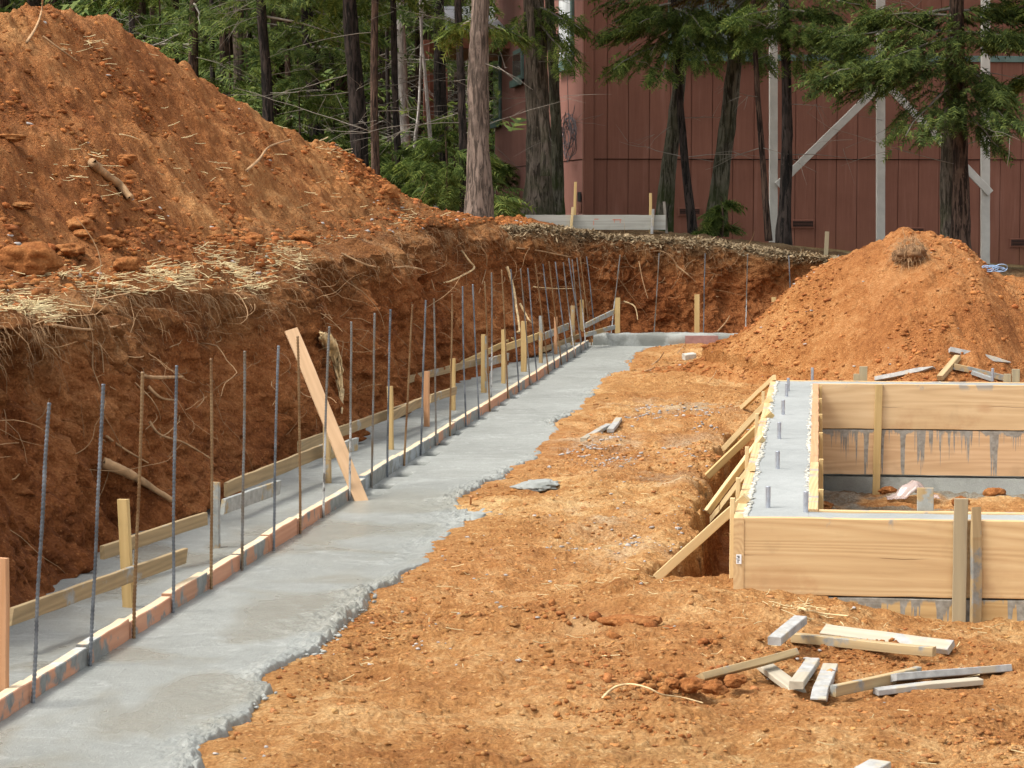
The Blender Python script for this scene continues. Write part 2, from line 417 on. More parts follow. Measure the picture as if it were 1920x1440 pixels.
M['rr'] = mat_rebar('rebar_rusty', (.15, .075, .028), (.24, .15, .07))
M['rm'] = mat_rebar('rebar_mixed', (.14, .10, .06), (.17, .175, .17))
M['rs'] = mat_rebar('rebar_splashed', (.13, .11, .085), (.18, .18, .17), splash=(.05, .42))
M['straw'] = mat_plain('straw', (.62, .50, .27), .8, .3, 6)
M['root'] = mat_plain('root_bark', (.36, .22, .11), .9, .4, 14, .004)
M['rootpale'] = mat_plain('root_wood', (.58, .42, .22), .9, .45, 16, .01)
M['gravel'] = mat_plain('gravel_grey', (.36, .33, .30), .85, .5, 25, .004)
M['litter'] = mat_plain('leaf_litter', (.33, .24, .135), .9, .55, 9)
M['bolt'] = mat_plain('galvanised_steel', (.40, .42, .46), .4, .15, 60, metal=.6)
M['barkred'] = mat_bark('bark_cedar', (.06, .046, .036), (.22, .165, .13))
M['barkgrey'] = mat_bark('bark_grey', (.045, .036, .028), (.17, .135, .105), moss=.4)
M['barkdark'] = mat_bark('bark_dark', (.010, .009, .008), (.055, .042, .035))
M['barkbrown'] = mat_bark('bark_brown', (.020, .014, .011), (.11, .07, .05))
M['barkoak'] = mat_bark('bark_mossy', (.035, .03, .022), (.15, .135, .10), moss=.9)
M['barkpale'] = mat_bark('bark_pale', (.22, .19, .17), (.45, .40, .36), depth=.01)
M['twig'] = mat_plain('dead_twig', (.21, .185, .15), .9, .35, 6)
M['leaf'] = mat_leaf('cedar_leaf', (.026, .050, .011), (.098, .145, .030), (.26, .30, .068))
M['leafd'] = mat_leaf('cedar_leaf_deep', (.024, .042, .012), (.080, .115, .028), (.22, .26, .06))
M['leafbg'] = mat_leaf('wood_leaf', (.024, .046, .012), (.088, .134, .030), (.27, .31, .08))
M['leafbr'] = mat_leaf('dry_leaf', (.06, .03, .012), (.16, .10, .03), (.10, .14, .03))
# ------------------------------------------------------------------ site frames
KA = G(0, 1355); KB = G(1105, 650)
kd = (KB - KA).normalized(); kn = Vector((kd.y, -kd.x, 0))
KL = (KB - KA).length
def K(s, o, z=0.0): return KA + kd * s + kn * o + Vector((0, 0, z))
def toK(p): d = Vector((p[0], p[1], 0)) - KA; return d.dot(kd), d.dot(kn)
def keyx(Y): return KA.x + (Y - KA.y) * kd.x / kd.y
ANG = math.atan2(kd.x, kd.y)
TOP = .33
FO = G(1395, 970, TOP)                       # outer front-left corner of the right-hand form
e1 = Vector((math.cos(ANG), -math.sin(ANG), 0)); e2 = Vector((math.sin(ANG), math.cos(ANG), 0))
def S(a, b, z=0.0): return Vector((FO.x, FO.y, 0)) + e1 * a + e2 * b + Vector((0, 0, z))
def toS(p): d = Vector((p[0], p[1], 0)) - Vector((FO.x, FO.y, 0)); return d.dot(e1), d.dot(e2)

# ------------------------------------------------------------------ slab outline
EDGE = [(300,1520),(340,1470),(385,1440),(397,1384),(434,1375),(440,1350),(476,1342),(487,1325),(512,1292),(499,1272),(512,1259),(531,1244),(562,1231),(600,1216),
 (632,1184),(655,1160),(690,1138),(700,1108),(753,1092),(767,1070),(803,1055),(825,1036),(827,1021),(837,1011),(856,999),(880,986),(884,965),(872,950),(866,938),(884,928),
 (906,916),(918,903),(950,896),(975,877),(1012,861),(1027,838),(1047,828),(1051,808),(1046,793),(1075,781),(1092,773),(1108,758),(1106,752),(1121,742),(1127,728),(1142,722),
 (1141,712),(1152,702),(1196,696),(1194,688),(1184,679),(1204,662),(1227,653),(1279,647)]
ek = sorted(toK(G(u, v)) for u, v in EDGE)
ES = np.array([a for a, b in ek]); EO = np.array([b for a, b in ek])
ES = np.concatenate([[-8, -3], ES]); EO = np.concatenate([[EO[0], EO[0]], EO])
def slab_right(s):
    s = np.asarray(s, float)
    return np.interp(s, ES, EO) + .012 * fbm(s * 7, 3.1, 0, 3) + .006 * fbm(s * 40, 1.1, 0, 2)
SMAX = toK(G(1100, 645))[0] + .25
TY = [0, 7, 8.8, 10.6, 13, 14.8, 19, 22.4, 26, 30]; TO = [.5, .5, .51, .66, .72, .60, .60, .46, .38, .36]

# pit beside and inside the right-hand form
PL = [(1395,700),(1390,735),(1366,765),(1366,800),(1352,835),(1334,870),(1318,900),(1312,940),(1298,965),(1300,1000),(1272,1030),(1246,1058),(1230,1084)]
ps = sorted([toS(G(u, v))[::-1] for u, v in PL]); PB = np.array([a for a, b in ps]); PA = np.array([b for a, b in ps])
def ground_h(x, y):
    x = np.asarray(x, float); y = np.asarray(y, float)
    h = .022 * fbm(x * 1.1, y * .8, 0, 3, 3) + .011 * fbm(x * 6, y * 6, 0, 3, 9) + .006 * fbm(x * 22, y * 22, 0, 3, 5)
    h = h + .01 * np.maximum(0, fbm(x * 11, y * 11, 3, 2, 15)) + .012
    tq = fbm(x * 2.1, y * 3.2, 0, 5, 16, .6) * 3.2; fl_ = np.floor(tq); h = h + .010 * (fl_ + ss(.35, .65, tq - fl_)) - .002
    # swell in front of the form corner
    c = G(1330, 1115, .05); h = h + .055 * np.exp(-(((x - c.x) / .42) ** 2 + ((y - c.y) / .42) ** 2))
    # slab bed
    dx = x - KA.x; dy = y - KA.y
    s = dx * kd.x + dy * kd.y; o = dx * kn.x + dy * kn.y
    r = slab_right(s)
    far = ss(8, 16, y)
    bed = ss(r - .14, r - .045, o)
    bed = np.where((s > SMAX + .4), 1.0, bed)
    h = h * (.25 + .75 * ss(.0, .25, o - r)) + (-.014 + .022 * far) + np.where(o > r, .010 * np.exp(-((o - r - .06) / .05) ** 2), 0)
    h = np.where(s < SMAX + .4, h * bed + (-.09) * (1 - bed), h)
    # pit
    dx = x - FO.x; dy = y - FO.y
    a = dx * e1.x + dy * e1.y; b = dx * e2.x + dy * e2.y
    nz = .05 * fbm(a * 5, b * 5, 0, 3, 21) + .022 * fbm(a * 22, b * 22, 0, 3, 22)
    aL = np.interp(b, PB, PA)
    nearb = np.where(a < 0.0, PB[0] + .02 + (a - PA[0]) * .16, .05)
    k = ss(0, .09, a - aL + nz) * ss(0, .07, b - nearb + nz * np.where(a < 0, 1, .1)) * (1 - ss(7.15, 7.3, b))
    h = h - .045 * ss(.25, .9, a) * np.exp(-((b + .05) / .30) ** 2) * (b < .3)
    h = h + .03 * np.exp(-((a - aL + .10) / .07) ** 2) * (b > 0) * (b < 6.6)
    floor = -.36 + .03 * fbm(a * 3, b * 3, 0, 4, 31) + .012 * fbm(a * 20, b * 20, 0, 3, 33)
    h = h * (1 - k) + floor * k
    # plateau of the wood behind the cut banks
    plat = 1.12 - .085 * np.maximum(0, x - .5) + .04 * fbm(x * .5, y * .5, 0, 4, 41)
    d1 = -(o + np.interp(y, TY, TO)); d2 = y - 26.9
    d = np.maximum(d1, d2)
    up = ss(2.0, 3.2, d)
    h = np.where(d > .15, np.minimum(h, -.15), h)
    h = h * (1 - up) + plat * up
    return h
def build_ground():
    us = np.concatenate([np.linspace(-60000, -3000, 14), np.linspace(-2800, -130, 30), np.linspace(-100, 2020, 780), np.linspace(2080, 5000, 30), np.linspace(5400, 60000, 14)])
    ys = np.concatenate([[.05, 1, 2, 3, 4, 5], np.exp(np.linspace(np.log(5.6), np.log(29), 950)), np.exp(np.linspace(np.log(30), np.log(400), 60))])
    tx = (us - 960) / F
    Y = ys[:, None] * np.ones(len(us)); X = Y * tx[None, :] + np.where(ys < 5, 0, 0)[:, None]
    Z = ground_h(X, Y)
    V = np.stack([X, Y, Z], -1).reshape(-1, 3)
    a = (X - FO.x) * e1.x + (Y - FO.y) * e1.y; b = (X - FO.x) * e2.x + (Y - FO.y) * e2.y
    low = np.clip((-.03 - Z) / .15, 0, 1) * (Y < 28)
    tint = np.ones(Z.shape + (3,))
    low = low * (1 - ss(-.05, .1, a)); sub = np.array([.62, .42, .36])                 # red subsoil below the surface crust
    tint = tint * (1 - low[..., None]) + sub * low[..., None]
    # grey cement wash strips
    gp = np.zeros(Z.shape)
    for (u, v, r, k) in ((1230,770,.55,.6),(1330,775,.45,.6),(1120,840,.5,.6),(1290,840,.35,.5),(1190,880,.4,.35),(1110,985,.35,.35),(1180,1040,.35,.3),(1250,905,.4,.5)):
        c = G(u, v); gp = np.maximum(gp, k * np.exp(-(((X - c.x) / r / .55) ** 2 + ((Y - c.y) / r / 1.2) ** 2)))
    gp = gp * ss(-.35, .5, fbm(X * 7, Y * 7, 0, 3, 51))
    tint = tint * (1 - gp[..., None]) + np.array([.78, 1.25, 2.4]) * gp[..., None]
    # cement paste inside the form
    ci = ((a > .2) & (b > 4.6) & (b < 7.2)) * ss(-.1, .3, fbm(X * 2.2, Y * 2.2, 0, 3, 53) + .8 * np.exp(-((a - .35) / .35) ** 2) + .9 * ss(6.2, 6.8, b) - .1)
    tint = tint * (1 - ci[..., None] * .8) + np.array([.36, .72, 1.6]) * ci[..., None] * .8
    # patches: paler trodden crust and redder loose dirt
    n = fbm(X * .9, Y * .5, 0, 3, 55)[..., None]
    tint = tint * (1 + .12 * n * np.array([.4, .9, 1.1]))
    c = G(1290, 1400); sd = np.exp(-(((X - c.x) / .38) ** 2 + ((Y - c.y) / .22) ** 2)) * ss(-.3, .4, fbm(X * 9, Y * 9, 0, 3, 57))
    tint = tint * (1 - .6 * sd[..., None]) + np.array([1.15, 1.45, 1.75]) * .6 * sd[..., None]
    ff = ss(27.6, 28.6, Y)[..., None] * (X > -60)[..., None]
    tint = tint * (1 - ff) + np.array([.30, .42, .55]) * ff
    o = npmesh('ground', V, gridfaces(len(ys), len(us)), M['ground'], None, True, tint.reshape(-1, 3))
    # orientation
    tag(o, kind='structure')
build_ground()

# ------------------------------------------------------------------ cut bank + left mound (one loft, two objects)
def lipL(u, v, Y): return P(u, v, Y)
def L3(Y, off, z): return Vector((keyx(Y) - off, Y, z))
ST = []   # toe, lip, ridge, back
def st(toe, lip, ridge, back): ST.append([np.array(toe), np.array(lip), np.array(ridge), np.array(back)])
def T(Y, z=-.03): return Vector((keyx(Y) - float(np.interp(Y, TY, TO)), Y, z))
st(T(1), L3(1, 1.0, 1.0), Vector((-6.5, 2, 1.6)), Vector((-9, 2.5, 1)))
st(T(6), L3(6.4, 1.05, 1.0), Vector((-6.2, 8, 1.9)), Vector((-9.5, 9.5, 1)))
st(T(8.6), L3(9, 1.0, 1.0), Vector((-5.6, 11, 2.3)), Vector((-9.5, 13, 1)))
st(T(10.2), P(0, 592, 10.4), Vector((-4.9, 13.4, 2.55)), Vector((-9, 16, 1)))
st(T(11.6), P(170, 560, 11.7), P(-180, 38, 15.3), Vector((-7.5, 19, 1)))
st(T(13.2), P(320, 533, 13.1), P(-30, 33, 16.4), Vector((-6.2, 21, 1)))
st(T(15), P(470, 535, 15.0), P(70, 24, 17.2), Vector((-5.2, 22.5, 1)))
st(T(16.3), P(560, 478, 16.4), P(135, 44, 18.2), Vector((-4.6, 23.5, 1)))
st(T(18), P(655, 455, 18.2), P(300, 112, 19.8), Vector((-4.2, 24.5, 1)))
st(T(20.4), P(745, 440, 20.6), P(500, 226, 21.8), Vector((-3.6, 26, 1)))
st(T(22.4), P(815, 432, 22.5), P(640, 302, 23.2), Vector((-3.2, 27.5, 1)))
st(T(23.8), P(868, 428, 24.0), P(740, 362, 24.4), Vector((-2.8, 28.5, 1)))
st(T(25.2), P(915, 426, 25.4), P(850, 402, 25.8), Vector((-2.3, 29.5, 1)))
st(T(26.2), P(965, 426, 26.5), P(915, 410, 27.2), Vector((-1.4, 30.5, 1)))
st(T(26.8, .0) + Vector((.25, .0, 0)), P(1035, 430, 27.2), P(985, 408, 28.4), Vector((0, 31.5, 1)))
st(Vector((1.1, 26.9, 0)), P(1110, 436, 27.35), P(1100, 425, 29.0), Vector((1, 32, 1)))
st(Vector((1.7, 26.85, 0)), P(1220, 444, 27.3), P(1220, 434, 29.2), Vector((1.8, 32, .98)))
st(Vector((2.4, 26.8, 0)), P(1340, 456, 27.25), P(1340, 446, 29.2), Vector((2.6, 32, .93)))
st(Vector((3.0, 26.7, 0)), P(1460, 470, 27.15), P(1460, 458, 29.2), Vector((3.3, 32, .88)))
st(Vector((3.6, 26.6, 0)), P(1560, 488, 27.05), P(1560, 474, 29.2), Vector((3.9, 32, .8)))
st(Vector((4.8, 26.4, 0)), P(1760, 505, 26.9), P(1760, 492, 29.2), Vector((5.2, 32, .72)))
st(Vector((6.5, 26.2, 0)), P(2050, 525, 26.7), P(2050, 512, 29.2), Vector((6.8, 32, .6)))
st(Vector((14, 25.5, 0)), Vector((14, 26, .6)), Vector((14, 29, .6)), Vector((14, 32, .5)))
STA = np.array(ST)           # (ns,4,3)
# columns spread by the picture size they take: dense where seen
wts = np.array([.4, .9, .9, 1.2, 1.3, 1.4, 1.2, 1.2, 1.2, 1., .9, .8, .8, .8, .8, .9, 1, 1, 1, 1, .6, .3])
cum = np.concatenate([[0], np.cumsum(wts)]); NC = 1300
tt = np.interp(np.linspace(0, cum[-1], NC), cum, np.arange(len(ST)))
def sp1(A, t):
    k = len(A); i = np.clip(t.astype(int), 0, k - 2); f = (t - i)[:, None]
    p0 = A[np.clip(i - 1, 0, k - 1)]; p1 = A[i]; p2 = A[i + 1]; p3 = A[np.clip(i + 2, 0, k - 1)]
    return .5 * (2 * p1 + (p2 - p0) * f + (2 * p0 - 5 * p1 + 4 * p2 - p3) * f ** 2 + (3 * p1 - p0 - 3 * p2 + p3) * f ** 3)
toe, lip, rid, bak = [sp1(STA[:, j], tt) for j in range(4)]
# ragged lip: irregular bites out of the edge
arc = np.concatenate([[0], np.cumsum(np.linalg.norm(np.diff(lip[:, :2], axis=0), axis=1))])
out = toe - lip; out[:, 2] = 0; out /= np.linalg.norm(out, axis=1)[:, None] + 1e-6
bite = .16 * fbm(arc * .9, 2.2, 0, 2, 61) + .08 * fbm(arc * 3.3, 1.2, 0, 3, 63)
lip = lip + out * bite[:, None]; lip[:, 2] += .035 * fbm(arc * 2.2, 7, 0, 3, 65)
NF = 210
tf = np.linspace(0, 1, NF)
zt = tf
q = np.interp(tf, [0, .12, .35, .6, .85, .95, 1], [0, .22, .48, .66, .78, .88, 1.0])
FV = toe[None] * (1 - q)[:, None, None] + lip[None] * q[:, None, None]
FV[..., 2] = toe[None, :, 2] * (1 - zt)[:, None] + lip[None, :, 2] * zt[:, None]
A_ = arc[None, :] * np.ones((NF, 1)); Zh = FV[..., 2]
d = .13 * fbm(A_ * 1.0, Zh * 1.0, 0, 3, 71) + .085 * fbm(A_ * 4.2, Zh * 2.6, 0, 3, 73) + .06 * np.abs(fbm(A_ * 9, Zh * 9, 0, 3, 75)) + .026 * fbm(A_ * 26, Zh * 26, 0, 3, 77)
rid_v = fbm(A_ * 7, Zh * 1.0, 0, 3, 79); d = d + .035 * rid_v * ss(.25, .6, tf)[:, None]
slump = ss(.1, .5, fbm(A_ * 1.3, Zh * .9, 5, 2, 81)); d = d - .10 * slump * (ss(.25, .5, tf) * (1 - ss(.75, .97, tf)))[:, None]
edge = (ss(0, .06, tf) * 1.0)[:, None]
d = d * edge * (1 - .55 * ss(.93, 1, tf))[:, None]
FV = FV + out[None] * d[..., None]
FV[..., 2] += (.02 * fbm(A_ * 14, Zh * 14, 3, 3, 83)) * (ss(0, .1, tf))[:, None]
NM = 230
ker = np.exp(-np.linspace(-2.2, 2.2, 61) ** 2); ker /= ker.sum()
lipS = np.stack([np.convolve(np.pad(lip[:, k], 30, mode='edge'), ker, 'valid') for k in range(3)], -1)
tm = np.linspace(0, 1, NM)
MV = np.zeros((NM, NC, 3))
seg = .62
for i, t in enumerate(tm):
    if t <= seg:
        f = t / seg; hz = f
        mh = np.clip((rid[:, 2] - lip[:, 2]) / 1.2, 0, 1)
        zf_m = np.interp(f, [0, .12, .28, .6, .92, 1], [0, .03, .13, .53, .95, 1.0])
        wl = math.exp(-(f / .09) ** 2); lip_ = lip * wl + lipS * (1 - wl)
        MV[i] = lip_ * (1 - hz) + rid * hz
        zf = f * (1 - mh) + zf_m * mh
        MV[i, :, 2] = lip_[:, 2] * (1 - zf) + rid[:, 2] * zf
    else:
        f = (t - seg) / (1 - seg); MV[i] = rid * (1 - f) + bak * f
        zf = f * f * (3 - 2 * f) * .3 + f * .7
        MV[i, :, 2] = rid[:, 2] * (1 - zf) + (bak[:, 2] - .3) * zf
X, Y, Z0 = MV[..., 0], MV[..., 1], MV[..., 2]
mh = np.clip((rid[:, 2] - lip[:, 2]) / .8, .12, 1)[None, :]
dm = .10 * fbm(X * .9, Y * .6, 0, 3, 91) + .05 * np.abs(fbm(X * 3.5, Y * 2.2, 0, 3, 93)) + .03 * fbm(X * 9, Y * 5, 0, 3, 95) + .014 * fbm(X * 26, Y * 16, 0, 3, 97)
gul = .010 * fbm((X * .8 - Y * .6) * 2.5, (X * .6 + Y * .8) * .5, 0, 3, 99)
dm = (dm + gul) * (.35 + .65 * mh)
fade = np.minimum(1, np.minimum(tm / .04, 1))[:, None]
MV[..., 2] += dm * (fade ** .7)
MV[0] = FV[-1]
# tint for the face: topsoil band at the lip, red below, brighter dry patches
def bl(t, c, k): return t * (1 - k[..., None]) + np.array(c) * k[..., None]
tint = np.ones(FV.shape)
nz = fbm(A_ * 1.6, Zh * 1.6, 0, 4, 101)
tint = bl(tint, [1.45, 1.7, 1.9], .45 * ss(.0, .6, nz))
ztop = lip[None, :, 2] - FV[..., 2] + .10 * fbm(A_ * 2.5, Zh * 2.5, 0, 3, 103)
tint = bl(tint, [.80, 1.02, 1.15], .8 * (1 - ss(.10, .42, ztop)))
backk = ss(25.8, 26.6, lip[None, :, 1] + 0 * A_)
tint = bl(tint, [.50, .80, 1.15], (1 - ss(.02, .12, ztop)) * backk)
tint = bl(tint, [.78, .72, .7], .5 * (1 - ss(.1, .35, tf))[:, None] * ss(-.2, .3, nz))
tintm = np.ones(MV.shape); nm_ = fbm(X * 1.1, Y * .8, 0, 4, 105)
tintm = bl(tintm, [.78, .72, .68], .8 * ss(-.1, .5, nm_))
tintm = bl(tintm, [1.15, 1.3, 1.35], .6 * ss(.05, .6, -nm_))
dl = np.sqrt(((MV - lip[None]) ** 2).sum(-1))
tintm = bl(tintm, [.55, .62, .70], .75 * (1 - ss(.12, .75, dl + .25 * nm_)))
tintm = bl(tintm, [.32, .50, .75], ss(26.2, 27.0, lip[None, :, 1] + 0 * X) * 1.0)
tintm = bl(tintm, [.95, .85, .8], ss(26.0, 26.6, lip[None, :, 1] + 0 * X) * (1 - ss(1010, 1075, 960 + F * X / Y)) * ss(-.3, .2, nm_ + .2) * ss(.1, .2, tm)[:, None])
jj = .0
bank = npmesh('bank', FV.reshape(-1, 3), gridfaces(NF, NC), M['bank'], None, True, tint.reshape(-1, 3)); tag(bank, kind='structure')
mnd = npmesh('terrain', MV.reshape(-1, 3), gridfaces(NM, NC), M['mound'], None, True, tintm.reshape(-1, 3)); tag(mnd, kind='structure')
mnd.name = 'hillside'

# ------------------------------------------------------------------ right dirt pile
RX = np.array([.2, .9, 1.5, 2.06, 2.32, 2.68, 3.04, 3.3, 3.55, 3.75, 3.98, 4.12, 4.3, 4.6, 5.2, 6.2, 7.5])
RZ = np.array([-.1, .0, .08, .38, .67, .95, 1.17, 1.22, 1.19, 1.12, .91, .84, .80, .72, .62, .3, -.1])
def pile_h(x, y):
    c = 21.2 + .35 * fbm(x * .7, 3, 0, 2, 111)
    r = np.interp(x, RX, RZ); r2 = r
    dy = y - c
    h = r2 + .28 - np.sqrt((dy * .60) ** 2 + .078)
    # skirt of loose clods at the toe
    sk = .16 * np.exp(-((dy + 2.1) / .8) ** 2) * ss(1.0, 2.2, x)
    left = .06 * np.exp(-(((x - 1.35) / .5) ** 2 + ((y - 23.2) / 1.8) ** 2))
    h = np.maximum(h, -.2) + .0
    h = np.where(h < .15, h * .6 + sk * .5 + left, h + sk * .2 + left)
    n = .06 * fbm(x * 1.3, y * 1.0, 0, 3, 113) + .035 * np.abs(fbm(x * 4, y * 3, 0, 3, 115)) + .02 * fbm(x * 10, y * 7, 0, 3, 117) + .009 * fbm(x * 30, y * 20, 0, 3, 119)
    return h + n * ss(-.05, .25, h) - .02 * (1 - ss(-.05, .1, h))
xs = np.linspace(.3, 7.2, 620); ysg = np.concatenate([np.linspace(17.0, 22.2, 520), np.linspace(22.25, 26.2, 90)])
Xp, Yp = np.meshgrid(xs, ysg); Zp = pile_h(Xp, Yp)
nn = fbm(Xp * 1.0, Yp * .8, 0, 4, 121)
tp = np.ones(Xp.shape + (3,)); tp = bl(tp, [.74, .66, .62], .9 * ss(-.15, .45, nn)); tp = bl(tp, [1.15, 1.25, 1.2], .6 * (1 - ss(2.2, 3.0, Xp)) * ss(-.3, .2, Zp))
pile = npmesh('dirt_pile', np.stack([Xp, Yp, Zp], -1).reshape(-1, 3), gridfaces(len(ysg), len(xs)), M['pile'], None, True, tp.reshape(-1, 3))
tag(pile, 'conical heap of loose orange dirt behind the wooden wall forms on the right', 'dirt pile')

# ------------------------------------------------------------------ concrete footing slab (left)
def build_slab():
    rows = np.concatenate([np.linspace(-4, -1.3, 14)[:-1], np.linspace(-1.3, 0, 240)[:-1], np.interp(np.linspace(0, 1, 1300), np.linspace(0, 1, 50), np.exp(np.linspace(np.log(7), np.log(7 + SMAX), 50)) - 7)])
    r = slab_right(rows)
    Yk = KA.y + kd.y * rows; Lf = -(np.interp(Yk, TY, TO) + .35)
    c = np.concatenate([np.linspace(0, .9, 170), 1 - .1 * (1 - np.linspace(0, 1, 46)[1:]) ** 1.3])
    O = Lf[:, None] + (r - Lf)[:, None] * c[None, :]
    Sg = rows[:, None] * np.ones(len(c))
    de = r[:, None] - O                     # distance from the ragged edge
    Z = .005 * fbm(Sg * .9, O * 2, 0, 3, 131) + .0022 * fbm(Sg * 4, O * 1.3, 0, 3, 132) + .0014 * fbm(Sg * 9, O * 9, 0, 3, 133)
    rough = np.exp(-(de / .10) ** 2) * ss(-.5, .4, fbm(Sg * 1.2, 2, 0, 2, 135)) + .35 * np.exp(-(de / .28) ** 2) * ss(.1, .5, fbm(Sg * 1.7, O * 4, 0, 2, 136))
    Z = Z + rough * (.016 * fbm(Sg * 26, O * 26, 0, 3, 137) + .012 * np.abs(fbm(Sg * 50, O * 50, 0, 2, 139)))
    Z = Z - .045 * (1 - ss(0, .022, de)) + .006 * np.exp(-((de - .05) / .03) ** 2)
    dark = .35 * rough * ss(-.2, .5, fbm(Sg * 18, O * 18, 0, 3, 138))
    # shallow oblong pockets beside the key boards
    for (u, v, w) in [(700,925,.5),(719,910,1),(753,888,1),(785,868,1),(806,850,1),(828,831,1),(850,813,1),(879,798,.8),(901,784,.9),(923,770,1),(939,759,1),(961,746,1),(974,738,.8),(987,727,.8),(1001,719,.9),(1018,710,.9),(1031,700,.8),(1050,688,.9),(1069,677,.9),(1079,669,.8),(1090,661,.6)]:
        s0, o0 = toK(G(u, v)); ll = .09 + .02 * (w > .9)
        k = (1 - ss(.0, .012, np.abs(Sg - s0) - ll)) * (1 - ss(0, .010, np.abs(O - o0) - .042))
        Z = Z - k * (.030 * w); dark = np.maximum(dark, k * w)
    V = np.stack([KA.x + kd.x * Sg + kn.x * O, KA.y + kd.y * Sg + kn.y * O, Z], -1)
    tint = 1 - dark[..., None] * np.array([.58, .56, .58])
    o = npmesh('concrete_footing', V.reshape(-1, 3), gridfaces(len(rows), len(c))[:, ::-1], M['slab'], None, True, tint.reshape(-1, 3))
    tag(o, 'long freshly poured wet grey concrete footing strip with ragged right edge', 'concrete footing')
    return o
slab = build_slab()
ORD = ['first','second','third','fourth','fifth','sixth','seventh','eighth','ninth','tenth','eleventh','twelfth','thirteenth','fourteenth','fifteenth','sixteenth','seventeenth','eighteenth','nineteenth','twentieth','twenty-first','twenty-second','twenty-third','twenty-fourth','twenty-fifth','twenty-sixth','twenty-seventh','twenty-eighth','twenty-ninth','thirtieth','thirty-first','thirty-second','thirty-third','thirty-fourth','thirty-fifth']
# ------------------------------------------------------------------ rebars
def rebar_mesh(L, bend=0.0, seed=0):
    p = .0052; n = max(20, int(L / .0045)); sides = 8
    z = np.linspace(0, L, n); th = np.arange(sides) * 2 * np.pi / sides
    r = .0050 + .0016 * (np.sin(z[:, None] / .0135 * 2 * np.pi + .9 * np.sin(th)[None, :]) > .1)
    bx = bend * np.sin(np.pi * z / L) + .002 * vn(z * 5, seed)
    V = np.stack([bx[:, None] + r * np.cos(th), .3 * bx[:, None] + r * np.sin(th), z[:, None] + 0 * r], -1).reshape(-1, 3)
    V = np.vstack([V, [[bx[-1], .3 * bx[-1], L]]])
    i = np.arange(n - 1)[:, None] * sides; j = np.arange(sides)[None, :]; j2 = (j + 1) % sides
    Fq = np.stack([i + j, i + j2, i + sides + j2, i + sides + j], -1).reshape(-1, 4)
    b = (n - 1) * sides; c = len(V) - 1
    Fq = np.vstack([Fq, [[c, b + k, b + (k + 1) % 8, b + (k + 2) % 8] for k in range(0, 8, 2)]])
    return V, Fq
def rebar(base, top, mat, label, group):
    d = top - base; L = d.length + .05
    V, Fq = rebar_mesh(L, rnd.uniform(-.004, .004), rnd.random() * 50)
    o = npmesh('rebar', V, Fq, mat, None, True)
    z = d.normalized(); x = Vector((1, 0, 0)) - z * z.x; x.normalize(); y = z.cross(x)
    Mx = Matrix((x, y, z)).transposed().to_4x4(); Mx.translation = base - z * .05
    o.matrix_world = Mx
    tag(o, label, 'rebar', group)
RB = [(92,755,62,1320,'b'),(194,720,166,1250,'b'),(268,697,245,1198,'r'),(331,685,323,1150,'b'),(396,672,391,1105,'r'),(459,658,452,1068,'m'),(522,648,506,1030,'b'),(558,630,558,998,'r'),
 (617,612,602,970,'s'),(659,603,650,938,'s'),(703,587,686,912,'m'),(732,580,718,893,'b'),(773,571,750,873,'r'),(798,563,779,853,'b'),(814,560,806,835,'m'),(848,551,830,818,'r'),(867,537,857,799,'b'),
 (886,533,880,783,'b'),(909,528,900,770,'r'),(922,511,921,745,'s'),(941,506,933,748,'r'),(958,505,951,735,'b'),(976,504,969,722,'m'),(990,503,985,713,'b'),(1004,494,1000,700,'r'),(1018,495,1014,692,'b'),
 (1029,490,1027,684,'r'),(1041,491,1039,676,'b'),(1056,492,1053,668,'s'),(1073,487,1065,660,'m'),(1082,483,1076,655,'s'),(1088,482,1088,648,'r'),(1100,481,1096,643,'b')]
col = {'b': ('blue-grey', 'rb'), 'r': ('rust-brown', 'rr'), 'm': ('grey and brown', 'rm'), 's': ('cement-splashed', 'rs')}
for i, (tu, tv, bu, bv, k) in enumerate(RB):
    b = G(bu, bv, 0); s_, o_ = toK(b); b = K(s_, max(o_, .008) if i not in (19,) else o_, 0)
    Yt = b.y + .02 + rnd.uniform(-.02, .02); t = P(tu, tv, Yt)
    rebar(b, t, M[col[k][1]], f'{col[k][0]} rebar, {ORD[i]} from the near end of the left row', 'rebars along the key boards')
lean = P(1066, 484, 25.6); rebar(G(1092, 652), lean, M['rb'], 'rebar leaning left across the others at the far end of the left row', 'rebars along the key boards')
for i, (tu, tv, bu, bv, k) in enumerate([(1163,478,1145,622,'s'),(1236,475,1226,622,'m'),(1322,475,1319,624,'b'),(1402,477,1398,622,'s'),(1479,479,1485,622,'b'),(1572,478,1574,622,'b')]):
    b = P(bu, bv, 26.25); b.z = .05; t = P(tu, tv, 26.3)
    rebar(b, t, M[col[k][1]], f'{col[k][0]} rebar, {ORD[i]} from the left in the rear row', 'rebars along the rear footing')

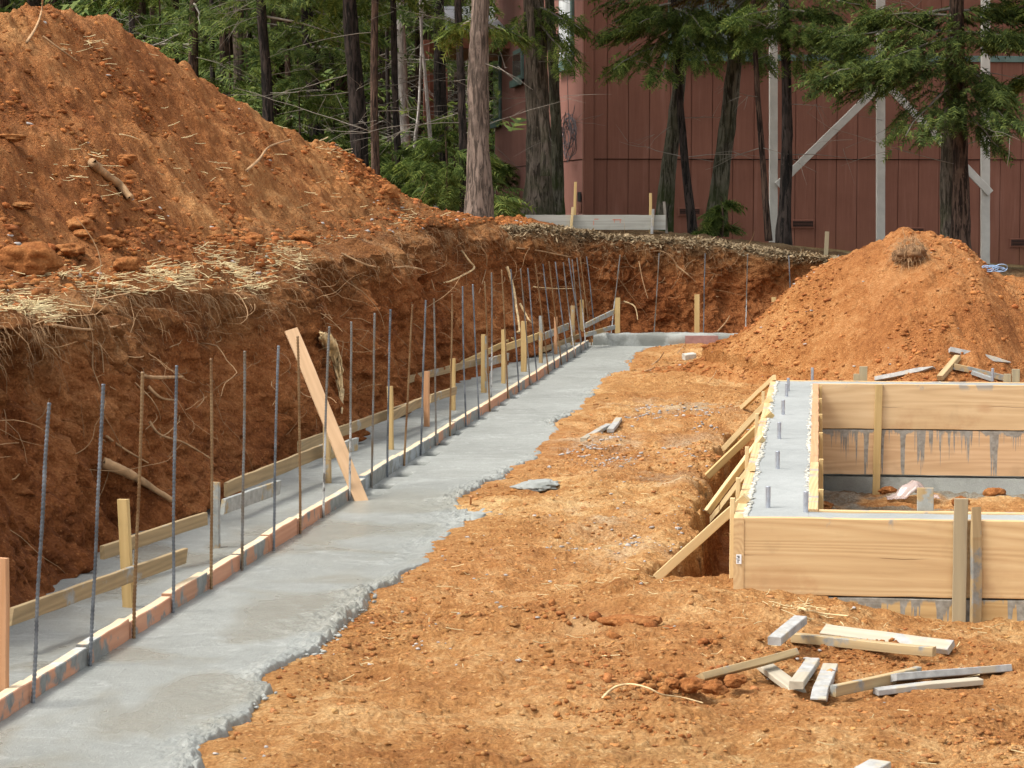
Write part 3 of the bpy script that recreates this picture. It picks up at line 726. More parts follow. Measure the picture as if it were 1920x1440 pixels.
# ------------------------------------------------------------------ key boards (edges of the upright board strip)
cuts_u = [-150, 62, 166, 245, 323, 391, 452, 506, 558, 602, 686, 750, 806, 857, 900, 951, 985, 1014, 1053, 1078, 1105]
kinds = ['A','A','A','A','B','A','B','A','A','B','C','C','B','B','A','B','A','A','B','B']
words = {'A': 'tan', 'B': 'cement-smeared', 'C': 'bluish-grey'}
for i in range(len(cuts_u) - 1):
    def sat(u):
        v = 1355 - .638 * u; return toK(G(u, v))[0]
    s0, s1 = sat(cuts_u[i]) + .003, sat(cuts_u[i + 1]) - .003
    H = .078 + rnd.uniform(-.008, .006); th = .040
    a = K(s0, -.022, H / 2 - .012); b = K(s1, -.022 + rnd.uniform(-.003, .003), H / 2 - .012)
    o = board('key_board', a, b, th, H, M['key' + kinds[i]], rough=.002, bev=.003)
    o.data.materials.append(M['keyTop'])
    for p in o.data.polygons:
        if p.normal.z > .8: p.material_index = 1
    tag(o, f'{words[kinds[i]]} edge board set in the wet concrete, {ORD[i]} piece from the near end', 'board', 'key boards end to end along the footing')
# rear footing upstand
ra = K(SMAX + .02 - .2, -.45, .035); rb_ = S(0, 0); rl = ra + e1 * 5.2
def upstand():
    L = 5.4; n = 220; hs = np.linspace(0, 1, 9)
    x = np.linspace(0, L, n); secs = []
    prof = [(-.11, -.08), (-.11, .0), (-.112, .05), (-.108, .10), (-.095, .122), (0, .128), (.09, .124), (.11, .10), (.11, -.08)]
    V = []
    for xi in x:
        for j, (y, z) in enumerate(prof):
            V.append((xi, y + .006 * float(vn(xi * 5, j, 1)) + .004 * float(vn(xi * 22, j, 3)), z + (.010 * float(fbm(xi * 4, j * .3, 0, 3)) + .004 * float(vn(xi * 30, j))) * (z > 0)))
    o = npmesh('footing_upstand', V, gridfaces(n, 9), M['stem'], None, True)
    st0 = K(SMAX - .2, 0, .0)
    c = P(1112, 645, 25.95); c.z = 0
    o.location = c; o.rotation_euler = (0, 0, -.012)
    tag(o, 'low rough concrete upstand crossing the far end of the footing', 'concrete upstand')
    for (u, w) in ((1314, .34),):
        p = P(u, 640, 25.95)
        bm = board_bm(w, .012, .10, bev=.003); q_ = bmobj('form_panel', bm, mat_plain('pink_panel', (.34, .19, .165), .85, .2, 14), None)
        q_.location = (p.x - c.x, -.122, .055); q_.parent = o
upstand()

# ------------------------------------------------------------------ stakes in the footing
def stake(u, vt, vb, wpx, mat, label, off=None, name='wooden_stake', group='stakes in the left footing', zb=0.0, du=0, t=.02, rot=0.0, sink=.12, Y=None, pt=0):
    b = G(u, vb, zb) if Y is None else P(u, vb, Y)
    w = wpx / F * b.y * .96
    tp = P(u + du, vt, b.y)
    d = (tp - b).normalized()
    face = Vector((math.cos(ANG + rot), -math.sin(ANG + rot), 0))
    o = board(name, b - d * sink, tp, w, t, mat, up=Vector((face.y, -face.x, 0)).normalized(), point=pt)
    tag(o, label, 'stake', group); return o
SK = [(2,1046,1330,30,'stakered','orange-tan stake cut off by the left edge of the picture',0),
 (241,936,1140,23,'stake','bare yellow stake standing nearest to the second key board',-10),
 (405,904,1026,17,'stake2','stake with one cement-grey side behind the fifth rebar',-1),
 (614,790,905,15,'stake2','cement-grey stake beside the leaning pink plank',-1),
 (733,724,843,11,'stake','clean yellow stake, the only one between the leaning plank and the reddish stake',-2),
 (800,696,800,11,'stakered','reddish brown stake halfway along the footing',0),
 (849,672,770,10,'stake','yellow stake just behind the reddish one',0),
 (906,627,735,8,'stake','thin pale stake with a dry upper half, left of a splashed one',0),
 (910,630,735,6,'stake2','thin stake coated grey in its lower half',0),
 (944,618,718,8,'stake','yellow stake at the end of the grey coated batten',0),
 (982,602,697,11,'stake','wide yellow stake carrying the long far batten',0),
 (1014,592,680,7,'stake2','narrow grey-stained stake beyond the wide yellow one',0),
 (1042,594,664,6,'stakered','narrow orange stake splashed grey behind the thick grey batten',0),
 (1074,573,648,8,'stake2','grey stake, last but one before the far corner',0),
 (1091,562,638,8,'stake','yellow stake, last of the left row at the far corner',0)]
for i, (u, vt, vb, w, m, lab, du) in enumerate(SK):
    stake(u, vt, vb, w, M[m], lab, du=du, rot=.25)
for (u, vt, w, lab) in ((1158, 558, 10, 'yellow stake at the left end of the far upstand'), (1307, 552, 10, 'yellow stake standing alone in the middle behind the far upstand'), (1451, 557, 9, 'yellow stake half hidden by the left slope of the dirt heap')):
    stake(u, vt, 623, w, M['stake'], lab, Y=26.35, group='stakes at the rear footing', sink=.2)
# ledgers / battens
def px(u, v, Y): return P(u, v, Y)
def ledger(u0, v0, u1, v1, z0, z1, hpx, mat, label, t=.02, ang=0, name='batten'):
    a = G(u0, v0, z0); b = G(u1, v1, z1)
    h = hpx / F * (a.y + b.y) / 2
    o = board(name, a, b, t, h, mat, angled=ang); tag(o, label, 'batten', 'battens across the footing'); return o
ledger(18, 1157, 346, 1042, .13, .15, 30, M['ledger'], 'nearest brown batten, leaning against the bare yellow stake', ang=.35)
ledger(192, 1036, 385, 972, .13, .16, 25, M['ledger'], 'brown batten from the bank to the half grey stake')
ledger(418, 950, 523, 913, .17, .17, 27, M['ledger2'], 'cement-coated batten end poking right from the half grey stake', ang=.4)
ledger(423, 918, 610, 842, .14, .15, 25, M['ledger'], 'brown batten ending at the stake beside the leaning plank')
ledger(618, 849, 668, 832, .16, .16, 24, M['ledger2'], 'short cement-grey batten end crossing the leaning pink plank', ang=.4)
ledger(560, 838, 796, 752, .12, .14, 19, M['ledger'], 'long brown batten behind the clean yellow stake')
ledger(735, 780, 797, 750, .15, .15, 17, M['ledger'], 'light batten end between the clean stake and the reddish one', ang=.4)
ledger(806, 748, 854, 732, .15, .15, 15, M['ledger'], 'short brown batten right of the reddish stake', ang=.4)
ledger(764, 712, 905, 676, .15, .16, 13, M['ledger'], 'olive brown batten crossing behind the middle rebars')
ledger(905, 682, 952, 669, .16, .16, 15, M['ledger2'], 'grey coated batten ending at a yellow stake', ang=.4)
ledger(866, 683, 970, 633, .13, .18, 11, M['stake'], 'yellow batten sloping up behind the grey coated one')
ledger(945, 653, 1015, 628, .17, .19, 13, M['stake'], 'yellow far batten nailed to the wide yellow stake')
ledger(1014, 633, 1065, 612, .18, .20, 13, M['ledger2'], 'thick cement-crusted end of the far batten', ang=.4)
ledger(1020, 655, 1086, 630, .07, .08, 9, M['ledger'], 'low brown batten under the crusted one')
a = P(1098, 610, 25.3); b = P(1151, 584, 26.1); o = board('batten', a, b, .02, .05, M['ledger2']); tag(o, 'splashed batten rising to the far left corner stake', 'batten', 'battens across the footing')
a = P(1098, 628, 25.3); b = P(1152, 613, 26.1); o = board('batten', a, b, .02, .045, M['ledger2']); tag(o, 'lower grey batten at the far corner above the upstand', 'batten', 'battens across the footing')
# leaning plank
pb = G(677, 938, .0); tpk = P(546, 618, pb.y + .25)
o = board('leaning_plank', pb - (tpk - pb).normalized() * .03, tpk, .019, .068, M['plank'], up=Vector((.35, -.9, .1)).normalized().cross((tpk - pb).normalized()).normalized())
tag(o, 'fresh pinkish plank leaning over the key boards with its foot in wet concrete', 'plank')
c_ = K(*toK(pb), 0)

# ------------------------------------------------------------------ right-hand wall form
fo = FO
wall = empty('foundation_wall', (S(0, 0, TOP).x, S(0, 0, TOP).y, TOP - .8), -ANG)
tag(wall, 'smooth grey concrete wall ring poured inside the board forms on the right', 'foundation wall')
Wd = .205; B = .038; LW = 7.13; RWT = 5.5      # RWT: how far the form runs to the right
def wbox(x0, x1, y0, y1, zt, zb, nx, ny, name, mat, amp=.002, parent=wall):
    V = []; x = np.linspace(x0, x1, nx); y = np.linspace(y0, y1, ny); X_, Y_ = np.meshgrid(x, y)
    Zt = zt + amp * fbm(X_ * 5, Y_ * 5, 0, 3, 141) + amp * .5 * vn(X_ * 30, Y_ * 30)
    top = np.stack([X_, Y_, Zt], -1).reshape(-1, 3); Fq = gridfaces(ny, nx)
    ring = [(x0, y0), (x1, y0), (x1, y1), (x0, y1)]
    n0 = len(top); base = [(a, b, zt - .012) for a, b in ring] + [(a, b, zb) for a, b in ring]
    ex = [[n0 + i, n0 + 4 + i, n0 + 4 + (i + 1) % 4, n0 + (i + 1) % 4] for i in range(4)]
    o = npmesh(name, np.vstack([top, base]), np.vstack([Fq, ex]), mat, parent, False)
    o.location = (0, 0, .8 - TOP)
    return o
zz = TOP - .006
wbox(.0, Wd + .03, B, LW, zz, -.5, 40, 500, 'wall_side', M['conc'])
wbox(Wd + .0305, RWT, B, B + Wd, zz - .001, -.5, 300, 26, 'wall_front', M['conc'])
wbox(Wd + .0305, RWT, LW - .25, LW, zz - .001, -.5, 300, 26, 'wall_back', M['conc'])
wbox(Wd + .08, RWT, LW - .298, LW - .2505, -.250, -.5, 200, 8, 'footing_ledge', M['stem'], .002)
# ragged pale slop along the board edges
ico0 = None
def ico(sub):
    bm = bmesh.new(); bmesh.ops.create_icosphere(bm, subdivisions=sub, radius=1)
    V = np.array([v.co[:] for v in bm.verts]); Fq = np.array([[v.index for v in f.verts] for f in bm.faces]); bm.free(); return V, Fq
I1, I2, I3 = ico(1), ico(2), ico(4)
def lumps(pos, size, base=I1, flat=(.5, 1), jag=.3, tints=None, yawonly=False):
    """pos (n,3) size (n,) -> V,F,tint arrays of irregular stones"""
    n = len(pos); bv, bf = base; m = len(bv)
    r = rng.normal(size=(n, 3, 3)); Q = np.linalg.qr(r)[0]
    sc3 = np.stack([rng.uniform(.7, 1.3, n), rng.uniform(.6, 1.1, n), rng.uniform(flat[0], flat[1], n)], -1)
    V = bv[None] * (1 + jag * rng.uniform(-1, 1, (n, m, 1)))
    V = np.einsum('nij,nmj->nmi', Q, V)
    sc3 = sc3[:, None, :]
    V = V * sc3 * size[:, None, None] + pos[:, None, :]
    Fq = (bf[None] + (np.arange(n) * m)[:, None, None]).reshape(-1, 3)
    tn = None if tints is None else np.repeat(tints, m, axis=0)
    return V.reshape(-1, 3), Fq, tn
def slop(x_of_y, y0, y1, n, name, mat):
    y = rng.uniform(y0, y1, n * 2); y = y[rng.random(n * 2) < .25 + .8 * ss(-.4, .4, fbm(y * 4, x_of_y(y[:1])[0] * 9, 0, 3, 7))]; n = len(y); x = x_of_y(y) + rng.normal(0, .003, n) + .006 * fbm(y * 14, 2, 0, 3, 9); pos = np.stack([x, y, np.full(n, zz + .8 - TOP + .002)], -1)
    V, Fq, _ = lumps(pos, rng.uniform(.005, .013, n), I1, (.15, .35), .35)
    tag(npmesh(name, V, Fq, mat, wall), kind='stuff')
slop(lambda y: .006 + .006 * fbm(y * 3, 1, 0, 2, 3), .05, LW, 620, 'dried_slop', M['conc_pale'])
slop(lambda y: Wd + .026 + .005 * fbm(y * 3, 5, 0, 2, 3), .3, LW - .3, 520, 'dried_slop', M['conc_pale'])
# anchor bolts
def bolt(u, v, L=.085):
    p = G(u, v, zz); q = Matrix.Rotation(ANG, 4, 'Z') @ (p - wall.location)
    n = 40; z = np.linspace(0, L, n); th = np.arange(10) * 2 * np.pi / 10
    r = .0092 + .0008 * (np.arange(n) % 2)[:, None] * (z > L * .45)[:, None] + 0 * th[None]
    V = np.stack([q.x + r * np.cos(th), q.y + r * np.sin(th), q.z - .005 + z[:, None] + 0 * r], -1).reshape(-1, 3)
    V = np.vstack([V, [[q.x, q.y, q.z - .005 + L + .001]]])
    i = np.arange(n - 1)[:, None] * 10; j = np.arange(10)[None, :]; j2 = (j + 1) % 10
    Fq = np.stack([i + j, i + j2, i + 10 + j2, i + 10 + j], -1).reshape(-1, 4); b = (n - 1) * 10
    Fq = np.vstack([Fq, [[len(V) - 1, b + k, b + k + 1, b + (k + 2) % 10] for k in range(0, 10, 2)]])
    npmesh('anchor_bolt', V, Fq, M['bolt'], wall, True)
for u, v in ((1478,733),(1475,744),(1468.5,777),(1461,822),(1458,880),(1440,951),(1511,961),(1523,712.5),(1861,713.5)): bolt(u, v)

def fboard(name, x0, y0, x1, y1, zc, h, mat, parent, t=B, **k):
    a = S(x0, y0, zc); b = S(x1, y1, zc); bm = board_bm((b - a).length, t, h, **k)
    me = bpy.data.meshes.new(name); bm.to_mesh(me); bm.free(); o = link(name, me, mat, parent)
    Mx = frame(a, b); pm = parent.matrix_basis if parent else Matrix()
    o.matrix_basis = pm.inverted() @ Mx; return o
def vboard(name, x, y, z0, z1, w, t, mat, parent, facing='front', lean=0.0, point=0, roll=0):
    a = S(x, y, z0); b = S(x + lean, y, z1); u = e2 if facing == 'front' else e1
    bm = board_bm((b - a).length, w, t, point=point); me = bpy.data.meshes.new(name); bm.to_mesh(me); bm.free(); o = link(name, me, mat, parent)
    Mx = frame(a, b, (Matrix.Rotation(roll, 3, 'Z') @ u)); pm = parent.matrix_basis if parent else Matrix()
    o.matrix_basis = pm.inverted() @ Mx; return o
def form(label, loc):
    e = empty('wall_form', loc, -ANG); bpy.context.view_layer.update(); tag(e, label, 'wooden formwork', 'plank forms around the concrete wall'); return e
H12 = .286
# front outer
f1 = form('front plank form of wide tan boards facing the viewer, with a stacked lower board', S(0, 0, 0))
fboard('form_board', .0, B / 2, RWT, B / 2, TOP - H12 / 2, H12, M['form'], f1)
fboard('form_board', .1, B / 2 + .001, RWT, B / 2 + .001, TOP - H12 - .006 - H12 / 2, H12, M['formd2'], f1)
# left outer
f2 = form('left side plank form seen on its end grain, with white sticker', S(-B, 0, 0))
fboard('form_board', -B / 2 - .0005, -.004, -B / 2 - .0005, LW, TOP - H12 / 2 - .004, H12, M['form'], f2)
fboard('form_board', -B / 2 - .0005, .05, -B / 2 - .0005, LW, TOP - H12 * 1.5 - .012, H12, M['formd2'], f2)
# inner left
f3 = form('inner plank form edge running away along the left wall', S(Wd + .03, 1, 0))
for y0, y1 in ((.275, 2.0), (2.004, 4.6), (4.604, 6.84)):
    fboard('form_board', Wd + .03 + B / 2, y0, Wd + .03 + B / 2, y1, TOP - H12 / 2, H12, M['stakered'] if y0 > 1 else M['form'], f3)
fboard('form_board', Wd + .03 + B / 2, .3, Wd + .03 + B / 2, 6.84, TOP - H12 * 1.5 - .006, H12, M['form'], f3)
for y in (.9, 2.1, 3.4, 4.5, 5.6, 6.6):
    vboard('stake', Wd + .03 + B + .011, y, -.5, TOP + .004, .04, .02, M['stake'], f3, 'side')
# inner back
f4 = form('rear plank form with grey cement drips down its lower board', S(1, LW - .27, 0))
yb = LW - .25 - B / 2
fboard('form_board', Wd + .03 + B, yb, RWT, yb, TOP - H12 / 2, H12, M['formk'], f4)
fboard('form_board', Wd + .03 + B, yb + .002, RWT, yb + .002, TOP - H12 * 1.5 - .006, H12, M['formd'], f4)
xs_ = toS(P(1648, 800, S(0, yb).y))[0]
def xat(u, y):   # site x where picture column u meets the line e2=y
    lo, hi = -1, 5
    for _ in range(40):
        m_ = (lo + hi) / 2; p = S(m_, y)
        if 960 + F * p.x / (p.y * cp) < u: lo = m_
        else: hi = m_
    return m_
vboard('stake', xat(1648, yb), yb - B / 2 - .011, -.5, TOP - .001, .047, .02, M['stake'], f4, 'front', lean=.012)
vboard('stake', xat(2060, yb), yb - B / 2 - .011, -.5, TOP - .001, .047, .02, M['stake'], f4, 'front')
# inner front
f5 = form('inner plank form behind the front wall, only its top edge showing', S(1, .26, 0))
fboard('form_board', Wd + .07, B + Wd + B / 2, RWT, B + Wd + B / 2, TOP - H12 / 2, H12, M['form'], f5)
vboard('stake', xat(1742, .29), B + Wd + B + .012, -.45, TOP + .085, .062, .022, M['stake2'], f5, 'front')
# outer back
f6 = form('outer plank form behind the rear wall, mostly hidden', S(1, LW + .03, 0))
fboard('form_board', -B, LW + B / 2, RWT, LW + B / 2, TOP - H12 / 2 - .003, H12, M['form'], f6)
# front stakes
for (u, w, vt, mat, lab, pt, dy) in ((1808, .050, 935, 'olds', 'pale weathered upright stake nailed to the front form', 0, .012),):
    x = xat(u, 0); p = S(x, -.0125); t = P(u, vt, p.y).z
    o = vboard('form_stake', x, -.0125, -.35, t, w, .022, M[mat], None, 'front', lean=.002); tag(o, lab, 'stake', 'stakes at the front form')
x = xat(1841, 0); o = vboard('form_stake', x, -.014, -.35, P(1837, 950, S(x, 0).y).z, .040, .020, M['scrapd'], None, 'front', point=.11, roll=.5, lean=-.006)
tag(o, 'dark mouldy stake with a splintered pointed top beside the pale one', 'stake', 'stakes at the front form')
# left outer stakes
for i, (u, vt, vb, w) in enumerate(((1379,934,1098,13),(1393,896,980,12),(1407,838,880,11),(1421,776,830,10),(1433,734,760,8))):
    p = G(u, vt, TOP + .045); x, y = toS(p)
    o = vboard('form_stake', -B - .013, y, -.4, TOP + .045, .034, .018, M['brace'], None, 'side')
    tag(o, f'short upright stake outside the left form, {ORD[i]} from the viewer', 'stake', 'stakes outside the left form')
# behind back wall
for (u, vt, w, lab) in ((1610, 701, .045, 'low stub of a stake behind the rear wall, left one'), (1622, 687, .052, 'cement-capped square stake behind the rear wall'), (1893, 701, .045, 'low stub of a stake behind the rear wall at the right'), (1909, 692, .05, 'tilted square stake at the right behind the rear wall')):
    x = xat(u, LW + .08); p = S(x, LW + .08); z1 = P(u, vt, p.y).z
    o = vboard('form_stake', x, LW + B + .03, -.3, z1, w, .04, M['olds'], None, 'front'); tag(o, lab, 'stake', 'stakes behind the rear wall')
# braces
BR = [((1452,708),(1380,775)),((1445,748),(1355,845)),((1448,775),(1326,893)),((1430,820),(1326,960)),((1411,875),(1335,975)),((1400,932),(1232,1083))]
for i, ((u0, v0), (u1, v1)) in enumerate(BR):
    a = G(u0, v0, TOP + .02); zb = .0 if i != 4 else -.1
    b = G(u1, v1, zb)
    y0 = toS(a)[1]
    o = board('brace', a, b, .022, .036, M['brace'] if i != 2 else M['stake'], rough=.001, up=Vector((0, -.25, 1)))
    tag(o, f'sloping pale brace board over the pit left of the form, {ORD[5 - i]} from the viewer', 'brace', 'braces holding the left form')
# sticker with printed marks on the end of the left form board
bm = bmesh.new(); bmesh.ops.create_grid(bm, x_segments=1, y_segments=1, size=.5, matrix=Matrix.Diagonal((.0195, .036, 1, 1)))
bmesh.ops.rotate(bm, verts=bm.verts, matrix=Matrix.Rotation(math.pi / 2, 3, 'X'))
stc = bmobj('sticker', bm, mat_plain('white_label', (.78, .78, .76), .5, .03), f2)
stc.location = (B / 2 + .001, -.006 - .0015, .175)
bm = bmesh.new()
for (x, z, w, h) in ((-.002, .011, .010, .003), (.0, .0065, .007, .003), (-.003, .001, .012, .002), (-.001, -.004, .009, .0025), (-.003, -.009, .006, .002), (-.003, -.013, .008, .0015)):
    bmesh.ops.create_grid(bm, x_segments=1, y_segments=1, size=.5, matrix=Matrix.Translation((x, -.001, z)) @ Matrix.Rotation(math.pi / 2, 4, 'X') @ Matrix.Diagonal((w, h, 1, 1)))
pr = bmobj('print', bm, mat_plain('black_ink', (.02, .02, .02), .6, .1), stc)

# ------------------------------------------------------------------ scrap timber on the ground
def gz(p): return float(ground_h(p.x, p.y))
def scrap(u0, v0, u1, v1, w, t, mat, label, z=.0, z1=None, point=0, up=None, cat='scrap board', grp='cut-off boards lying on the dirt', fn=gz):
    w *= .88; t *= .78; a = G(u0, v0, z); b = G(u1, v1, z if z1 is None else z1)
    for _ in range(3):
        a = G(u0, v0, fn(a) + z + t / 2 + .002); b = G(u1, v1, fn(b) + (z if z1 is None else z1) + t / 2 + .002)
    o = board('wood_scrap', a, b, w, t, mat, point=point, rough=.002)
    if up: o.matrix_basis = o.matrix_basis @ Matrix.Rotation(up, 4, 'X')
    tag(o, label, cat, grp); return o
scrap(1452, 1202, 1500, 1162, .052, .036, M['scrap'], 'short chunky block leaning away behind the long front boards', z=.0, z1=.02)
scrap(1486, 1196, 1752, 1222, .036, .040, M['scrapd'], 'long square batten with a dark knot patch, rear pair, nearer one', z=.006)
scrap(1545, 1183, 1784, 1214, .06, .03, M['scrap'], 'whitish tapered board lying behind the knotty batten', z=.0, up=.5)
scrap(1312, 1272, 1490, 1224, .042, .03, M['scrapd'], 'long cement-smeared board propped up over the clods', z=0, z1=.05, up=-.5)
scrap(1432, 1247, 1497, 1298, .062, .024, M['scrap'], 'short broken board pointing down right, left of two pegs', z=.018, z1=.0, point=.03)
scrap(1524, 1240, 1493, 1286, .05, .03, M['scrap'], 'short pale peg in the middle, leaning on the broken board', z=.01)
scrap(1556, 1252, 1534, 1312, .055, .034, M['scrap'], 'pointed peg with a freshly cut tip nearest the viewer', z=.0, point=.035)
scrap(1562, 1296, 1722, 1260, .026, .045, M['scrapd'], 'dark edge-on board right of the pointed peg', z=.016, z1=.012)
scrap(1672, 1270, 1888, 1254, .06, .03, M['scrap'], 'long board at the right with a clean yellow end', z=.012, z1=.0, up=-.3)
scrap(1642, 1296, 1838, 1276, .05, .024, M['scrap'], 'thin pale slat in front of the right-hand boards', z=.006)
scrap(1622, 1452, 1650, 1436, .07, .04, M['scrap'], 'pale board end just entering the bottom edge of the picture', z=0)
scrap(1094, 824, 1142, 797, .045, .03, M['scrap'], 'lying cut-off with a splintered end, alone near the footing', z=.0)
scrap(1144, 808, 1160, 786, .05, .03, M['scrap'], 'short upright-lying block touching the splintered cut-off', z=.0)
# timber on the right heap
def gp_(p): return float(pile_h(p.x, p.y))
def pscrap(u0, v0, u1, v1, Y, w, t, mat, label, point=0, up=0):
    a = P(u0, v0, Y); b = P(u1, v1, Y + .05)
    # bring each end to the surface along its own sight line
    def drop(u, v):
        y = 17.3
        while y < 23:
            p = P(u, v, y)
            if p.z - t * .5 <= float(pile_h(p.x, p.y)) or p.z < .04: return p
            y += .02
        return p
    a = drop(u0, v0); b = drop(u1, v1); a.z += t * .3; b.z += t * .3
    o = board('wood_scrap', a, b, w, t, mat, point=point, rough=.002)
    if up: o.matrix_basis = o.matrix_basis @ Matrix.Rotation(up, 4, 'X')
    tag(o, label, 'scrap board', 'boards thrown at the foot of the heap')
pscrap(1780, 660, 1893, 684, 18.5, .055, .04, M['scrap'], 'pointed white stake lying highest on the foot of the heap', .12, -.4)
pscrap(1642, 714, 1752, 692, 18.2, .05, .035, M['scrap'], 'pointed pale stake lying left, just above the rear wall', .12, -.4)
pscrap(1762, 712, 1796, 673, 18.2, .05, .04, M['scrapd'], 'brownish board standing askew between the two pointed stakes')
pscrap(1788, 690, 1885, 712, 18.2, .045, .045, M['scrapd'], 'dark split board lying low behind the rear wall')
pscrap(1822, 700, 1862, 714, 18.0, .09, .03, M['conc'], 'greyish wedge of board beside the wall bolt')

# batter board on the upper ground
tb = empty('batter_board', P(1120, 436, 28.2)); tag(tb, 'long grey weathered board nailed level to stakes on the upper ground before the house', 'batter board')
yy = 28.6
def onp(name, u0, v0, u1, v1, w, t, mat, Y0=yy, up=Vector((0, 0, 1)), **k):
    a = P(u0, v0, Y0); b = P(u1, v1, Y0); bm = board_bm((b - a).length, t, w, **k); me = bpy.data.meshes.new(name); bm.to_mesh(me); bm.free()
    o = link(name, me, mat, tb); o.matrix_basis = Matrix.Translation(-tb.location) @ frame(a, b, up); return o
onp('rail', 985, 417, 1248, 417, .168, .03, M['grayboard'])
for (u0, v0, u1, v1, w, m, Y0) in ((1079,341,1076,460,.075,'stake',yy + .04), (1074,388,1069,450,.035,'brace',yy - .04), (1220,362,1219,470,.06,'stake',yy + .04), (1225,392,1220,470,.045,'scrap',yy - .04), (1245,378,1252,460,.012,'twig',yy + .02)):
    onp('stake', u0, v0, u1, v1, w, .03, M[m], Y0, Vector((0, 1, 0)))
bm = bmesh.new()
for (u, v, w, h) in ((1113,418,.008,.05),(1118,411,.05,.008),(1157,412,.10,.012),(1152,414,.008,.04),(1163,415,.008,.04),(1000,412,.07,.006)):
    p = P(u, v, yy - .0165) - tb.location
    bmesh.ops.create_grid(bm, x_segments=1, y_segments=1, size=.5, matrix=Matrix.Translation(p) @ Matrix.Rotation(math.pi / 2, 4, 'X') @ Matrix.Diagonal((w, h, 1, 1)))
bmobj('crayon_mark', bm, mat_plain('red_crayon', (.50, .19, .13), .8, .1), tb)
o = board('wooden_stake', P(1547, 480, 27.6) - Vector((0, 0, .2)), P(1551, 434, 27.6), .045, .02, M['olds'], up=Vector((0, 1, 0))); tag(o, 'lone brownish stake on the leafy rim left of the dirt heap', 'stake')
# white block and dirt by the sticks
def block():
    p = G(1292, 664, .06); bm = board_bm(.11, .09, .055, bev=.006); o = bmobj('concrete_block', bm, M['conc_pale']); o.location = (p.x, p.y, gz(p) + .03); o.rotation_euler = (0.1, -.08, .3)
    tag(o, 'small white block lying on the dirt before the far upstand', 'block')
block()

# ------------------------------------------------------------------ scattered small things (stuff)
def gsample(n, ulo=-100, uhi=2020, ylo=5.8, yhi=26):
    u = rng.uniform(ulo, uhi, n); y = np.exp(rng.uniform(math.log(ylo), math.log(yhi), n)); x = (u - 960) / F * y
    return x, y
def on_dirt(x, y):
    s = (x - KA.x) * kd.x + (y - KA.y) * kd.y; o = (x - KA.x) * kn.x + (y - KA.y) * kn.y
    a = (x - FO.x) * e1.x + (y - FO.y) * e1.y; b = (x - FO.x) * e2.x + (y - FO.y) * e2.y
    ok = (o > slab_right(s) + .01) & ~((a > -.06) & (b > -.06) & (b < LW + .1)) 
    return ok
def tn(n, base, var=.2):
    t = np.array(base)[None] * (1 + var * rng.uniform(-1, 1, (n, 1))); return t * (1 + .06 * rng.uniform(-1, 1, (n, 3)))
x, y = gsample(60000, 300); k = on_dirt(x, y)
dens = fbm(x * 1.3, y * .9, 0, 3, 151); k &= rng.random(len(x)) < (.16 + .9 * ss(.0, .6, dens)); x, y = x[k], y[k]
z = ground_h(x, y); size = .0022 + .011 * rng.random(len(x)) ** 5 + .0003 * y
V1, F1, T1 = lumps(np.stack([x, y, z + size * .1], -1), size, I1, (.35, .7), .42, tn(len(x), (1.12, 1.22, 1.25), .32))
# heavier rows of clods
def cluster(cu, cv, ru, rv, n, s0, s1, z0=None):
    u = cu + rng.normal(0, ru, n); v = cv + rng.normal(0, rv, n)
    p = np.array([G(a, b, 0)[:] for a, b in zip(u, v)]); zz_ = ground_h(p[:, 0], p[:, 1])
    p = np.array([G(a, b, c)[:] for a, b, c in zip(u, v, zz_)]); s_ = s0 + (s1 - s0) * rng.random(n) ** 2
    p[:, 2] = ground_h(p[:, 0], p[:, 1]) + s_ * .3; return p, s_
ps_, ss_ = [], []
for c in ((1240,1290,70,10,55,.009,.026),(1330,1280,35,8,16,.012,.032),(1200,1300,50,14,70,.005,.012),(1195,1175,40,9,26,.008,.03),(1150,1230,70,20,160,.004,.011),(1200,1340,90,14,160,.004,.012),(1030,1140,30,8,22,.006,.018),(1330,1200,14,8,8,.01,.022),(1500,1240,120,22,260,.003,.009),(1700,1220,120,18,260,.003,.009),(1860,1330,60,60,120,.003,.009),(560,1290,30,25,30,.004,.012),(760,1150,60,18,60,.004,.01),(1700,1350,150,40,120,.003,.009)):
    p, s_ = cluster(*c); ps_.append(p); ss_.append(s_)
p = np.vstack(ps_); s_ = np.concatenate(ss_); k = on_dirt(p[:, 0], p[:, 1]); p, s_ = p[k], s_[k]
V2, F2, T2 = lumps(p, s_, I1, (.5, .9), .4, tn(len(p), (.95, .9, .85), .2))
A1 = Acc(); A1.V = [V1, V2]; A1.F = [F1, F2 + len(V1)]; A1.A = [T1, T2]
# pile and hillside clods
n = 15000; ii = rng.integers(0, len(ysg) * len(xs), n * 2); Vp = np.stack([Xp, Yp, Zp], -1).reshape(-1, 3)[ii]
kp = (Vp[:, 2] > .03) & (Vp[:, 1] < 22.4) & (rng.random(len(Vp)) < .12 + .9 * ss(.0, .45, fbm(Vp[:, 0] * 1.6, Vp[:, 1] * 1.2, 0, 3, 161)) + .8 * np.exp(-((Vp[:, 2] - .08) / .15) ** 2)); Vp = Vp[kp][:12000]
sz = .007 + .022 * rng.random(len(Vp)) ** 4; V3, F3, T3 = lumps(Vp + [0, 0, .002], sz, I1, (.4, .8), .42, tn(len(Vp), (.95, .85, .8), .3))
jm = rng.integers(2, int(NM * .64), 26000); im = rng.integers(140, 880, 26000); Vm = MV[jm, im]
km = (rng.random(len(Vm)) < .10 + .85 * ss(-.05, .5, fbm(Vm[:, 0] * 1.4, Vm[:, 1] * .8, 0, 3, 163)) + .5 * (Vm[:, 2] < 1.35)); Vm = Vm[km]
